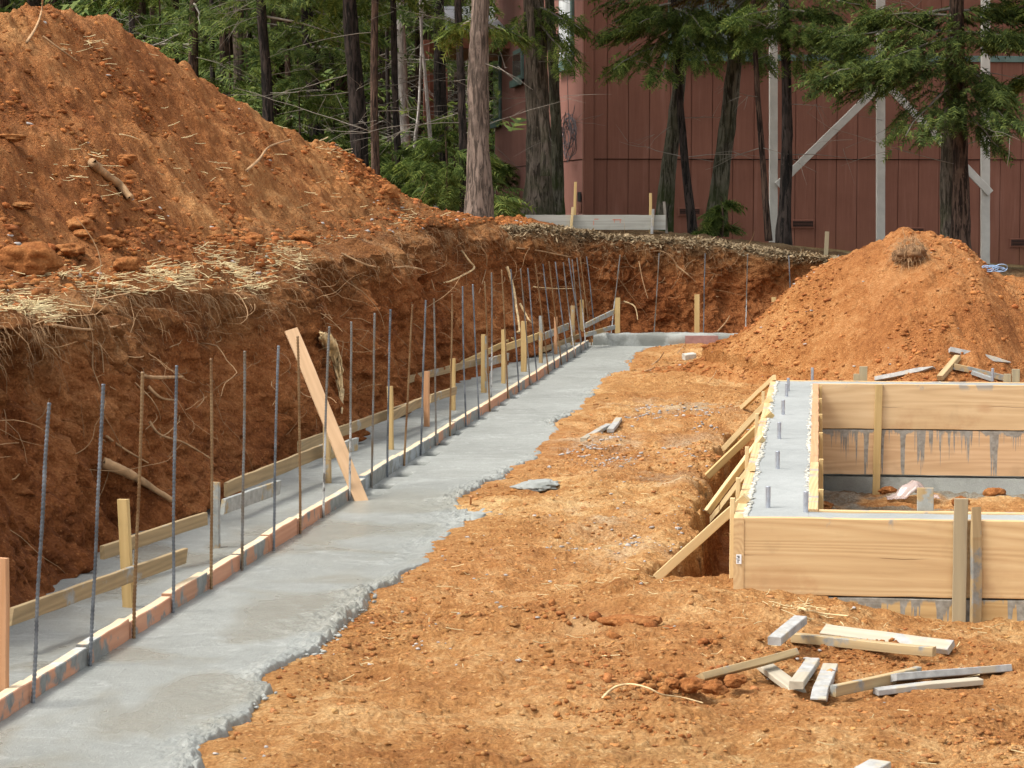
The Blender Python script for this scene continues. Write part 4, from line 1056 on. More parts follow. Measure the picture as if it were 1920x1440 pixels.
sz = .006 + .030 * rng.random(len(Vm)) ** 5; V4, F4, T4 = lumps(Vm + [0, 0, .002], sz, I1, (.4, .8), .42, tn(len(Vm), (.85, .72, .65), .35))
def objclods(name, parts, lab=None, mat='clod'):
    off = 0; Vs, Fs, Ts = [], [], []
    for V_, F_, T_ in parts: Vs.append(V_); Fs.append(F_ + off); off += len(V_); Ts.append(T_)
    o = npmesh(name, np.vstack(Vs), np.vstack(Fs), M[mat], None, False, np.vstack(Ts)); tag(o, kind='stuff', label=lab); return o
objclods('loose_clods', [(V1, F1, T1), (V2, F2, T2), (V3, F3, T3), (V4, F4, T4)], 'crumbs and small clods of orange dirt')
# grey gravel
ps_, ss_ = [], []
for c in ((1215,772,16,5,60),(1270,768,22,6,70),(1320,776,16,14,60),(1330,788,12,8,40),(1190,782,12,5,22),(1150,826,18,5,50),(1120,848,30,8,110),(1170,858,22,6,40),(1075,850,22,5,30),(1270,846,22,4,30),(1300,860,40,6,25),(1120,890,8,4,12),(1138,884,6,3,6),(1130,1035,28,5,18),(1060,1032,20,6,10),(1240,1010,40,12,26),(1180,1020,12,4,12),(1300,985,20,12,14),(1350,760,10,5,10),(800,1210,60,30,14),(780,1220,10,4,5),(1230,1010,200,90,70),(1100,950,150,80,60),(1350,880,14,20,16),(1600,1130,10,8,3),(1100,640,40,10,6),(480,1420,30,10,4),(1650,1250,120,60,18)):
    p, s_ = cluster(*c, .004, .013) if len(c) == 5 else (None, None)
    ps_.append(p); ss_.append(s_ * (.7 + .03 * p[:, 1]))
p = np.vstack(ps_); s_ = np.concatenate(ss_); k = on_dirt(p[:, 0], p[:, 1]) & (ground_h(p[:, 0], p[:, 1]) > -.2); p, s_ = p[k], s_[k]
V5, F5, _ = lumps(p, s_, I1, (.35, .7), .3)
k = (rng.random(len(Vp)) < .02); V6, F6, _ = lumps(Vp[k], rng.uniform(.008, .02, k.sum()), I1, (.3, .6), .3)
k = (rng.random(len(Vm)) < .018); V7, F7, _ = lumps(Vm[k], rng.uniform(.008, .028, k.sum()), I1, (.3, .6), .3)
o = npmesh('gravel', np.vstack([V5, V6, V7]), np.vstack([F5, F6 + len(V5), F7 + len(V5) + len(V6)]), M['gravel']); tag(o, kind='stuff', label='grey stone chips strewn on the dirt')
sE = rng.uniform(.2, SMAX, 900); sE = sE[rng.random(900) < .25 + .9 * ss(-.2, .4, fbm(sE * 1.2, 2, 0, 2, 135))]
oE = slab_right(sE) - np.abs(rng.normal(0, .022, len(sE))) + .012; PE = np.stack([KA.x + kd.x * sE + kn.x * oE, KA.y + kd.y * sE + kn.y * oE, rng.uniform(-.012, -.002, len(sE))], -1)
V8, F8, _ = lumps(PE, rng.uniform(.003, .011, len(sE)), I1, (.4, .8), .35); o = npmesh('concrete_crumbs', V8, F8, M['stem'], slab); tag(o, kind='stuff')
# larger clods: things of their own
def clod(p, r, flat, mat, label, seed, name='dirt_clod', grp='big clods on the slope', elong=1.3):
    bv, bf = I3; nv = 1 + .32 * fbm(bv[:, 0] * 1.6 + seed, bv[:, 1] * 1.6, bv[:, 2] * 1.6, 4, seed)[:, None] + .05 * fbm(bv[:, 0] * 9 + seed, bv[:, 1] * 9, bv[:, 2] * 9, 2, seed)[:, None]
    V = bv * nv * np.array([r * elong, r, r * flat])
    o = npmesh(name, V, bf, mat, None, True, np.tile([.82, .75, .7], (len(V), 1))); o.location = p; o.rotation_euler = (0, 0, seed)
    tag(o, label, 'clod', grp); return o
def surf_hit(u, v, A=None):
    """nearest hillside point whose picture position is (u,v)"""
    A = MV.reshape(-1, 3) if A is None else A.reshape(-1, 3)
    d = A - np.array([0, 0, HC]); w = d[:, 1] * cp - d[:, 2] * sp; uu = 960 + F * d[:, 0] / w; vv = 720 - F * (d[:, 1] * sp + d[:, 2] * cp) / w
    e = (uu - u) ** 2 + (vv - v) ** 2; near = e < max(e.min() * 4, 30)
    i = np.where(near)[0]; j = i[np.argmin(A[i, 1])]; return Vector(A[j])
for i, (u, v, rp, fl, lab) in enumerate(((48,478,52,.75,'largest ochre clod at the left edge above the cut'),(238,492,27,.85,'round reddish clod just above the straw'),(150,413,30,.55,'flat red clod perched on a smaller stone'),(155,432,17,.5,'small ochre stone under the flat red clod'),(730,354,16,1.0,'upright red clod on the skyline of the slope before the trees'),(665,335,12,.8,'clod sticking out of the lower skyline of the slope'),(470,441,22,.7,'pale orange clod right of the straw at mid slope'),(205,445,26,.6,'broad orange clod above the round reddish one'),(130,460,32,.5,'low brown clod right of the largest ochre one'),(40,375,26,.3,'flat pinkish clod at the left edge'),(20,250,28,.35,'dark red clod high on the left edge'),(570,435,24,.6,'brown clod near the straw, furthest right'),(170,400,14,.6,'small brown clod left behind the flat red one'),(240,292,22,.5,'rounded clod in the middle of the slope'))):
    p = surf_hit(u, v + rp * .4); r = rp / F * p.y; clod(p + Vector((0, r * .2, r * fl * .35)), r * .85, fl, M['clod'], lab, i + 3)
pc = G(1175, 1165, .03); clod(pc, .05, .5, M['clod'], 'broken clod of red earth with an overhanging edge in the foreground', 31, grp='foreground clods', elong=1.9)
pc = G(1225, 1163, .03); clod(pc, .026, .6, M['clod'], 'small brown clod touching the broken red one', 32, grp='foreground clods')
pc = G(1300, 1283, .03); clod(pc, .036, .6, M['clod'], 'ochre clod below the propped board', 33, grp='foreground clods')
pc = G(1340, 1290, .03); clod(pc, .034, .6, M['clod'], 'ochre clod right of the one below the propped board', 34, grp='foreground clods', elong=1.2)
pc = G(1378, 1276, .03); clod(pc, .028, .6, M['clod'], 'round clod under the middle of the propped board', 35, grp='foreground clods')
pc = G(1262, 1282, .03); clod(pc, .024, .7, M['clod'], 'leftmost of the round clods along the thin root', 36, grp='foreground clods')
pc = G(1295, 785, .03); clod(pc, .035, .7, M['clod'], 'smooth orange clod among the grey gravel', 37, grp='foreground clods', elong=1.2)
for i, (u, v, r, lab) in enumerate(((1665,920,.04,'orange clod on the floor inside the form, before the drips'),(1865,925,.06,'orange clod inside the form at the right'),(1545,948,.05,'orange clod in the near corner inside the form'),(1800,940,.045,'flat orange clod behind the pale front stake'))):
    p = G(u, v, -.34); clod(p, r, .6, M['clod'], lab, 41 + i, grp='clods inside the form')
# root clump on top of the heap
def drop_pile(u, v):
    y = 18.0
    while y < 23:
        p = P(u, v, y)
        if p.z <= float(pile_h(p.x, p.y)): return p
        y += .02
    return P(u, v, 21)
p = drop_pile(1708, 488); rc = clod(p + Vector((0, .02, .045)), .13, .62, mat_plain('root_mat', (.17, .09, .04), .95, .5, 14, .02), 'hairy brown clump of roots and turf on top of the heap', 51, 'root_clump', None, 1.0); rc['category'] = 'root clump'
Ar = Acc()
for i in range(420):
    d = rng.normal(size=3); d /= np.linalg.norm(d); a = np.array(p) + [0, .02, .06] + d * .11; L = rng.uniform(.03, .11)
    e = d + rng.normal(0, .6, 3) + [0, 0, -.5]; pts = [a, a + e * L * .4, a + e * L * .6 + [0, 0, -L * .5]]
    V, Fq = tube_arr(pts, [.0022, .0016, .0008], 3, close=False); Ar.add(V, Fq)
o = Ar.obj('root_hairs', M['root']); tag(o, kind='stuff'); o.parent = rc; o.matrix_parent_inverse = Matrix.LocRotScale(rc.location, rc.rotation_euler, None).inverted()
# wet concrete blob + peg + bag + rope
pc = G(1010, 911, .01)
bv, bf = I3; V = bv * np.array([.115, .17, .022]) * (1 + .35 * fbm(bv[:, 0] * 3, bv[:, 1] * 3, bv[:, 2], 4, 5)[:, None]); o = npmesh('concrete_splat', V, bf, M['stem'], None, True); o.location = pc
tag(o, 'lone round splat of dark wet concrete on the orange dirt', 'concrete splat')
pc = G(905, 968, .0); pc.z = -.006
V = bv * np.array([.10, .20, .025]) * (1 + .4 * fbm(bv[:, 0] * 3, bv[:, 1] * 3, bv[:, 2], 4, 8)[:, None] + .1 * fbm(bv[:, 0] * 12, bv[:, 1] * 12, bv[:, 2] * 12, 2, 8)[:, None]); o = npmesh('concrete_splat', V, bf, M['stem'], None, True); o.location = pc
tag(o, 'lumpy dark concrete spilled off the footing edge beside the tiny peg', 'concrete splat')
o = board('peg', G(882, 958, -.02), P(883, 930, G(882, 958).y), .010, .008, M['stakered'], up=Vector((0, 1, 0))); tag(o, 'tiny red-brown peg at the ragged footing edge', 'peg')
def bag():
    nx, ny = 26, 20; X_, Y_ = np.meshgrid(np.linspace(-1, 1, nx), np.linspace(-1, 1, ny))
    r = np.sqrt(X_ ** 2 + Y_ ** 2); Zb = .11 * np.maximum(0, 1 - 1.15 * np.abs(X_ - .15) - .5 * np.abs(Y_)) ** .8 + .018 * fbm(X_ * 2.4, Y_ * 2.4, 0, 3, 171) * (r < 1.3)
    V = np.stack([X_ * .15 * (1 - .2 * Y_), Y_ * .09, Zb], -1).reshape(-1, 3)
    s = NT('clear_plastic', .25, .6); s.color((.55, .44, .40)); s.b.inputs['Alpha'].default_value = .5
    o = npmesh('plastic_bag', V, gridfaces(ny, nx), s.m, None, True); p = G(1708, 934, -.345); o.location = p + Vector((0, .05, 0)); o.rotation_euler = (0, 0, .2)
    md = o.modifiers.new('solid', 'SOLIDIFY'); md.thickness = .001
    tag(o, 'crumpled see-through plastic sheet on the floor inside the form', 'plastic bag')
bag()
def rope():
    p = drop_pile(1862, 519); p = P(1862, 517, p.y) if p.y < 22.5 else P(1862, 516, 22.0)
    A = Acc(); th = np.linspace(0, 2 * np.pi, 30)
    for i, (cx, cy, a, b, tl) in enumerate(((-.03, 0, .075, .04, .3), (.03, 0, .08, .035, -.2), (.0, .01, .10, .03, .1), (.07, 0, .05, .05, .5), (-.05, 0, .05, .04, -.5))):
        X_ = a * np.cos(th); Z_ = b * np.sin(th); pts = np.stack([cx + (X_ * math.cos(tl) - Z_ * math.sin(tl)) * 1.0, cy + .02 * np.sin(th * 2 + i), .0 + b * .6 + .6 * X_ * math.sin(tl) + .6 * Z_ * math.cos(tl)], -1)
        V, Fq = tube_arr(pts, .0035, 6, close=False); A.add(V, Fq)
    pts = spline([(-.18, -.02, .0), (-.12, 0, .02), (-.05, 0, .01), (.03, 0, .03), (.1, 0, .02)], 20); V, Fq = tube_arr(pts, .005, 6); A.add(V, Fq)
    o = A.obj('rope_coil', mat_plain('blue_rope', (.30, .42, .60), .6, .25, 60), None, True); o.location = Vector((p.x, p.y, max(p.z, float(pile_h(p.x, p.y))) + .035)); tag(o, 'loose coil of light blue rope on the right shoulder of the heap', 'rope')
rope()

# roots, straw
Ast = Acc()
def straws(pts, L0, L1, up=.15, w=.0016, A=Ast):
    for p in pts:
        L = rng.uniform(L0, L1); a = rng.uniform(0, 2 * np.pi); d = np.array([math.cos(a), math.sin(a), rng.normal(0, up)]); d /= np.linalg.norm(d)
        m = p + d * L * .5 + [0, 0, rng.uniform(0, .006)]; e = p + d * L + [0, 0, rng.uniform(-.01, .01)]
        V, Fq = tube_arr([p + [0, 0, .004], m, e + [0, 0, .004]], w * rng.uniform(.7, 1.5), 3, close=False); A.add(V, Fq)
def near_px(A, u, v, ru, rv, n):
    B_ = A.reshape(-1, 3); d = B_ - np.array([0, 0, HC]); w = d[:, 1] * cp - d[:, 2] * sp; uu = 960 + F * d[:, 0] / w; vv = 720 - F * (d[:, 1] * sp + d[:, 2] * cp) / w
    k = np.where(((uu - u) / ru) ** 2 + ((vv - v) / rv) ** 2 < 1)[0]
    return B_[rng.choice(k, min(n, len(k)))] if len(k) else np.zeros((0, 3))
LIPZ = np.concatenate([FV[-14:], MV[:60]], 0)
for (u, v, ru, rv, n) in ((30,565,60,22,260),(90,585,50,20,160),(130,515,60,12,70),(250,525,70,12,130),(330,510,70,16,190),(400,500,60,18,170),(430,520,60,10,130),(470,535,30,8,60),(400,470,60,14,90),(200,540,60,10,60),(540,490,40,14,40),(620,450,50,10,40)):
    straws(near_px(LIPZ, u, v, ru, rv, n), .04, .13)
fr = []
for cidx in rng.integers(60, 900, 2600):
    jr = int(rng.normal(16, 9)); g = fbm(cidx * .02, 0, 0, 3, 191)
    if rng.random() < .35 + .9 * float(g): fr.append((LIPZ[max(2, min(jr + 6, len(LIPZ) - 1)), cidx], cidx))
for p_, ci_ in fr:
    u_ = 960 + F * p_[0] / p_[1]
    if u_ < 620: straws(p_[None], .03, .11)
MM = MV[:int(NM * .63), :1000]
for (u, v, ru, rv, n) in ((150,90,30,22,22),(120,300,70,40,24),(300,330,120,80,30),(150,350,60,40,16),(230,120,60,60,10),(600,270,40,10,16),(650,290,40,10,16),(400,260,150,100,30),(60,330,40,30,8),(520,370,120,40,24),(700,400,80,20,24),(780,415,60,14,20)):
    straws(near_px(MM, u, v, ru, rv, n), .05, .16, w=.0022)
def gstraw(cu, cv, ru, rv, n, L0=.02, L1=.07):
    u = cu + rng.normal(0, ru, n); v = cv + rng.normal(0, rv, n); p = np.array([G(a, b, 0)[:] for a, b in zip(u, v)]); p[:, 2] = ground_h(p[:, 0], p[:, 1]) + .003
    k = on_dirt(p[:, 0], p[:, 1]) & (p[:, 2] > -.05); straws(p[k][:max(1, int(k.sum() * .6))], L0, L1, .12, .0012)
for c in ((1090,1105,60,10,24),(1130,1020,90,20,14),(1470,1160,40,10,40),(1510,1175,30,8,40),(1560,1165,50,8,30),(1430,1130,30,12,20),(1000,1200,150,60,36),(800,1100,80,50,16),(1100,1180,40,12,14),(1250,1100,60,30,14),(1790,1170,60,10,20),(900,1050,60,30,14),(700,1250,80,50,14),(1600,1230,150,50,40),(1700,1380,150,40,20),(1250,720,60,40,30),(1150,900,100,60,30),(1300,1180,120,30,26)):
    gstraw(*c)
o = Ast.obj('straw', M['straw']); tag(o, kind='stuff', label='dry straw scattered over the dirt')
# fine roots out of the bank
Ar = Acc()
jf = rng.integers(int(NF * .15), NF - 2, 1500); wgt = (jf / NF) ** .9 > rng.random(1500) * .95; jf = jf[wgt]; cf = rng.integers(60, 1060, len(jf))
for j, c in zip(jf, cf):
    p = FV[j, c]; on = out[c]; al = np.array([-on[1], on[0], 0]) * rng.choice([-1, 1])
    L = rng.uniform(.08, .42) * (1 if rng.random() < .8 else 1.8); r = .0016 + .0036 * rng.random() ** 3
    d = on * rng.uniform(.1, .6) + al * rng.uniform(.2, 1) + np.array([0, 0, rng.uniform(-1, .35)]); d /= np.linalg.norm(d)
    pts = [p - on * .02]
    for k in range(5):
        d = d + rng.normal(0, .28, 3) - on * .12; d /= np.linalg.norm(d); pts.append(pts[-1] + d * L / 5)
    pts = spline(pts, 11); V, Fq = tube_arr(pts, np.linspace(r, r * .4, 11), 4, close=False); Ar.add(V, Fq)
# fibrous tufts under the lip
for c in rng.integers(60, 1060, 2400):
    j = NF - 1 - int(rng.exponential(13)); j = max(j, 30); p = FV[j, c]; on = out[c]
    for k in range(2):
        d = on * rng.uniform(.2, 1) + np.array([rng.normal(0, .4), rng.normal(0, .4), rng.uniform(-1.2, .2)]); L = rng.uniform(.03, .11)
        pts = [p - on * .01, p + d * L * .5, p + d * L * .8 + [0, 0, -L * .5]]; V, Fq = tube_arr(pts, [.0014, .0011, .0006], 3, close=False); Ar.add(V, Fq)
o = Ar.obj('fine_roots', M['root']); tag(o, kind='stuff', label='thin torn roots hanging out of the cut bank')
# named roots and branches
FVs = FV[:, :1100]
def onsurf(u, v, A, lift=.0):
    q = surf_hit(u, v, A); return Vector(P(u, v, q.y - lift))
def rootthing(pts, r, mat, label, A=FVs, lift=.03, cat='root', name='root', wob=.25, taper=.5, grp=None):
    P3 = [onsurf(u, v, A, lift) for u, v in pts]; k = 24; pp = spline([p[:] for p in P3], k)
    V, Fq = tube_arr(pp, np.linspace(r, r * taper, k), 9, wob=wob, seed=len(label)); o = npmesh(name, V - pp[0], Fq, M[mat], None, True); o.location = pp[0]; tag(o, label, cat, grp); return o
rootthing([(193,868),(235,885),(275,908),(322,938)], .026, 'root', 'thickest bare root lying diagonally low on the left bank')
rootthing([(270,706),(300,708),(342,706)], .011, 'root', 'straight horizontal root behind the fourth rebar')
rootthing([(278,725),(300,745),(325,750)], .009, 'root', 'short curved root just below the straight horizontal one')
rootthing([(280,790),(300,815),(345,830),(395,860)], .007, 'root', 'long wavy thin root between the third and fifth rebars')
rootthing([(200,818),(230,840),(278,868)], .006, 'root', 'thin root above the thickest one')
rootthing([(100,610),(170,618),(235,608)], .007, 'root', 'long horizontal root just under the straw at the left edge')
rootthing([(865,470),(880,490),(888,504),(850,525),(832,530)], .012, 'rootpale', 'forked pale root bent at the middle of the bank', lift=.05)
rootthing([(950,500),(962,540),(968,575),(974,620),(970,622)], .017, 'rootpale', 'long pale taproot hanging behind the middle rebars', lift=.08)
rootthing([(975,570),(992,600),(1000,606)], .012, 'rootpale', 'short pale root branching right from the long taproot', lift=.08)
rootthing([(900,462),(912,480),(910,510),(898,550)], .008, 'root', 'drooping curved root left of the pale taproot')
rootthing([(970,465),(1010,470),(1060,480),(1070,481)], .009, 'root', 'long near-horizontal root under the rim by the far corner')
rootthing([(1000,538),(1040,541),(1078,541)], .007, 'rootpale', 'bright thin horizontal root across the far rebars', lift=.15)
rootthing([(1170,565),(1190,575),(1196,600)], .009, 'rootpale', 'hanging pale root in the far bank between two stakes')
rootthing([(1198,490),(1206,530),(1215,560)], .007, 'root', 'thin vertical root in the far bank left of the middle stake')
rootthing([(1268,498),(1290,515),(1304,528)], .009, 'root', 'slanting root in the far bank')
rootthing([(1345,622),(1360,605),(1368,592)], .009, 'root', 'short upright root low in the far bank')
rootthing([(760,500),(800,510),(815,545)], .008, 'root', 'arched root near the middle of the left bank')
rootthing([(640,475),(700,500),(760,500)], .008, 'root', 'long trailing root from the straw towards the middle of the bank')
# splintered yellow root stump in bank
A_s = []
def splinter():
    A = Acc()
    base = [(606,628),(622,655),(634,700),(640,740),(641,775)]
    P3 = [onsurf(u, v, FVs, .10) for u, v in base]; pp = spline([p[:] for p in P3], 30)
    rr = np.interp(np.linspace(0, 1, 30), [0, .15, .35, .7, 1], [.018, .036, .022, .016, .004])
    V, Fq = tube_arr(pp, rr, 14, wob=.8, seed=9); A.add(V, Fq)
    for k in range(46):
        i = int(abs(rng.normal(6, 8))) % 26; j = min(29, i + rng.integers(3, 9)); o_ = rng.normal(0, .022, 3) * (1.3 if i < 10 else .6) + [0, -.02, 0]
        r = rng.uniform(.004, .012); m_ = (i + j) // 2; tip = rng.normal(0, .014, 3)
        V, Fq = tube_arr(np.array([pp[i] + o_ - [0, 0, 0] + tip, pp[m_] + o_ * .9, pp[j] + o_ * .5]), [r * .3, r, r * .15], 4, wob=.5, seed=k); A.add(V, Fq)
    o = A.obj('splintered_root', M['rootpale'], None, False); tag(o, 'ragged yellow splintered root wood torn out of the bank behind the plank', 'root')
splinter()
MMs = MV[:int(NM * .63), :1000]
rootthing([(172,305),(195,325),(222,345),(245,372)], .028, 'root', 'short log-like root half buried in the slope', MMs, .04, taper=.8)
rootthing([(462,320),(485,300),(505,275),(545,262)], .012, 'root', 'crooked root sticking out of the slope near the skyline', MMs, .06)
rootthing([(50,80),(68,50),(78,20),(80,-10)], .009, 'root', 'thin stick rising above the peak of the slope', MMs, .03)
rootthing([(80,68),(110,90),(145,115)], .008, 'root', 'thin root trailing down from the peak', MMs, .02)
rootthing([(225,252),(245,256),(262,262)], .006, 'rootpale', 'small pale root on the middle of the slope', MMs, .02)
def groot(pts, r, mat, label, h=.012, arch=None):
    P3 = []
    for i, (u, v) in enumerate(pts):
        p = G(u, v, 0); z = gz(p); hh = (arch[i] if arch else 0); p = G(u, v, z + h * .4 + hh); P3.append(p[:])
    pp = spline(P3, 22); V, Fq = tube_arr(pp, np.linspace(r, r * .5, 22), 7, wob=.2, seed=3); o = npmesh('root', V - pp[0], Fq, M[mat], None, True); o.location = pp[0]; tag(o, label, 'root'); return o
groot([(1126,1313),(1150,1290),(1180,1283),(1215,1290),(1240,1302),(1280,1308),(1318,1318)], .0042, 'rootpale', 'long wavy thin root arching over foreground clods', arch=[0, .02, .035, .03, .012, .01, 0])
groot([(1568,1150),(1545,1130),(1530,1100),(1522,1060),(1524,1045),(1531,1028)], .0042, 'root', 'thin curved stick standing up before the front form', arch=[0, .05, .12, .2, .23, .27])
groot([(1420,1110),(1455,1125),(1500,1140),(1540,1150),(1590,1155)], .006, 'rootpale', 'root lying along the foot of the front form', arch=[.01] * 5)
for i, (a, b, c, d, lab) in enumerate(((1222,685,1245,660,'stubby stick poking up left in the brushwood'),(1240,690,1330,672,'long stick lying flat in the brushwood'),(1270,662,1288,632,'thin stick standing at the rear of the brushwood'),(1300,690,1318,662,'slanted stick right of the white block'),(1318,668,1348,652,'thick stick at the right end of the brushwood'),(1265,695,1310,665,'crossing stick in the middle of the brushwood'),(1205,697,1228,688,'short stub of root near the concrete edge'),(1325,720,1345,690,'thin twig at the foot of the heap'))):
    groot([(a, b), ((a + c) / 2 + 3, (b + d) / 2), (c, d)], .009 if i in (0, 4, 6) else .005, 'root', lab, arch=[.0, .03, .09 if i != 1 else .02])
# ------------------------------------------------------------------ leaf litter on the rim
Al = Acc()
def leaves(pts, s0, s1, A):
    n = len(pts); s_ = rng.uniform(s0, s1, n); a = rng.uniform(0, 6.28, n); tl = rng.normal(0, .45, (n, 2))
    base = np.array([[-1, 0], [0, -.42], [1, 0], [0, .42]])
    X_ = base[None, :, 0] * np.cos(a)[:, None] - base[None, :, 1] * np.sin(a)[:, None]; Y_ = base[None, :, 0] * np.sin(a)[:, None] + base[None, :, 1] * np.cos(a)[:, None]
    Z_ = X_ * tl[:, :1] + Y_ * tl[:, 1:] + np.array([.1, -.1, .1, -.1])[None]
    V = pts[:, None, :] + np.stack([X_, Y_, Z_], -1) * s_[:, None, None]
    Fq = np.arange(n * 4).reshape(n, 4); A.add(V.reshape(-1, 3), Fq)
ci = np.where((lip[:, 1] > 26.0) & (lip[:, 0] < 4.6))[0]; ci0 = ci[0]
js = rng.integers(0, 20, 15000); cs = rng.integers(ci[0], ci[-1], 15000)
pts = MV[js, cs] + rng.normal(0, .02, (15000, 3)) * [1, 1, .5] + [0, 0, .008]; pts = pts[rng.random(15000) < .35 + .8 * ss(-.3, .4, fbm(pts[:, 0] * 3, pts[:, 1] * 3, 0, 3, 301))]; leaves(pts, .010, .026, Al)
js = NF - 1 - (rng.exponential(4, 5000)).astype(int); cs = rng.integers(ci[0], ci[-1], 5000)
leaves(FV[np.clip(js, 0, NF - 1), cs] + rng.normal(0, .015, (5000, 3)) + out[cs] * .02, .012, .03, Al)
o = Al.obj('leaf_litter', M['litter']); tag(o, kind='stuff', label='dry leaf litter along the rim of the far bank')

# ------------------------------------------------------------------ hill behind
us = np.linspace(-1.6, 1.6, 120); ys = np.concatenate([np.linspace(75, 200, 80), [260, 400]])
Yh = ys[:, None] * np.ones(len(us)); Xh = Yh * us[None, :]
Zh_ = .4 + 46 * ss(78, 190, Yh) + 1.8 * fbm(Xh * .06, Yh * .06, 0, 4, 201) * ss(78, 95, Yh)
o = npmesh('hill', np.stack([Xh, Yh, Zh_], -1).reshape(-1, 3), gridfaces(len(ys), len(us)), M['hill'], None, True); tag(o, kind='structure')

# ------------------------------------------------------------------ foliage tools
def frond_arr(pos, dirs, L, n_pairs=6, w=.055, droop=.3, ang=.95):
    """flat feathery sprays: each spray is n_pairs*2+1 slim triangles. pos (n,3), dirs (n,3) unit, L (n,)"""
    n = len(pos); d = dirs / np.linalg.norm(dirs, axis=1)[:, None]
    up = np.array([0, 0, 1.]) + rng.normal(0, .45, (n, 3)); side = np.cross(d, up); side /= np.linalg.norm(side, axis=1)[:, None] + 1e-9
    tris = []
    for k in range(n_pairs):
        t = (k + .4) / n_pairs; ll = .55 * (1 - .75 * t) + .08
        c = pos + d * (L * t)[:, None] + np.array([0, 0, -1.]) * (droop * L * t * t)[:, None]
        for sg in (-1, 1):
            dd = d * math.cos(ang) + side * sg * math.sin(ang); dd = dd + rng.normal(0, .12, (n, 3))
            tip = c + dd * (L * ll)[:, None] + np.array([0, 0, -1.]) * (L * .1)[:, None]
            a = c - d * (L * w)[:, None]; b = c + d * (L * w)[:, None] * 1.1
            mid = (a + tip) / 2 - side * 0 + d * (L * w * 1.2)[:, None]
            tris.append(np.stack([a, b, tip], 1))
    tip = pos + d * L[:, None] + np.array([0, 0, -1.]) * (droop * L)[:, None]
    tris.append(np.stack([pos - side * (L * w)[:, None], pos + side * (L * w)[:, None], tip], 1))
    Tt = np.stack(tris, 1)         # n, k, 3, 3
    return Tt.reshape(-1, 3)
def tri_obj(name, V, mat, parent=None):
    return npmesh(name, V, np.arange(len(V)).reshape(-1, 3), mat, parent)
def bough(p0, p1, n, L0, L1, spread=.35, sag=.12):
    """positions of sprays along a bough, in a flattened fan"""
    t = rng.random(n) ** .75; p0 = np.asarray(p0, float); p1 = np.asarray(p1, float); d = p1 - p0; LL = np.linalg.norm(d); dn = d / LL
    s = np.cross(dn, [0, 0, 1.]); s /= np.linalg.norm(s) + 1e-9
    wdt = spread * LL * (1 - .55 * t); off = rng.uniform(-1, 1, n) * wdt
    pos = p0 + d * t[:, None] + s * off[:, None]; pos[:, 2] += -sag * LL * t ** 2 - .25 * np.abs(off) + rng.normal(0, .05 * LL ** .5, n)
    dr = dn + s * (np.sign(off) * .9 * rng.random(n))[:, None]; dr[:, 2] -= rng.uniform(0, .5, n); dr /= np.linalg.norm(dr, axis=1)[:, None]
    return pos, dr, rng.uniform(L0, L1, n)
def limb(p0, p1, r, sag=.12, k=8):
    t = np.linspace(0, 1, k)[:, None]; p0 = np.asarray(p0, float); p1 = np.asarray(p1, float); pts = p0 + (p1 - p0) * t; LL = np.linalg.norm(p1 - p0)
    pts[:, 2] -= (sag * LL * t ** 2)[:, 0]; pts += rng.normal(0, .012 * LL, pts.shape) * t
    return tube_arr(pts, np.linspace(r, r * .25, k), 5, close=False)
def trunk_arr(path, r0, r1, sides=18, wob=.14, seed=0, flare=1.35):
    pp = spline(path, 70); t = np.linspace(0, 1, 70); h = np.linalg.norm(pp - pp[0], axis=1)
    r = np.interp(t, [0, 1], [r0, r1]) * (1 + (flare - 1) * np.exp(-(h / .35) ** 1.2))
    V, Fq = tube_arr(pp, r, sides, wob=wob, seed=seed, close=False)
    return V, Fq, pp
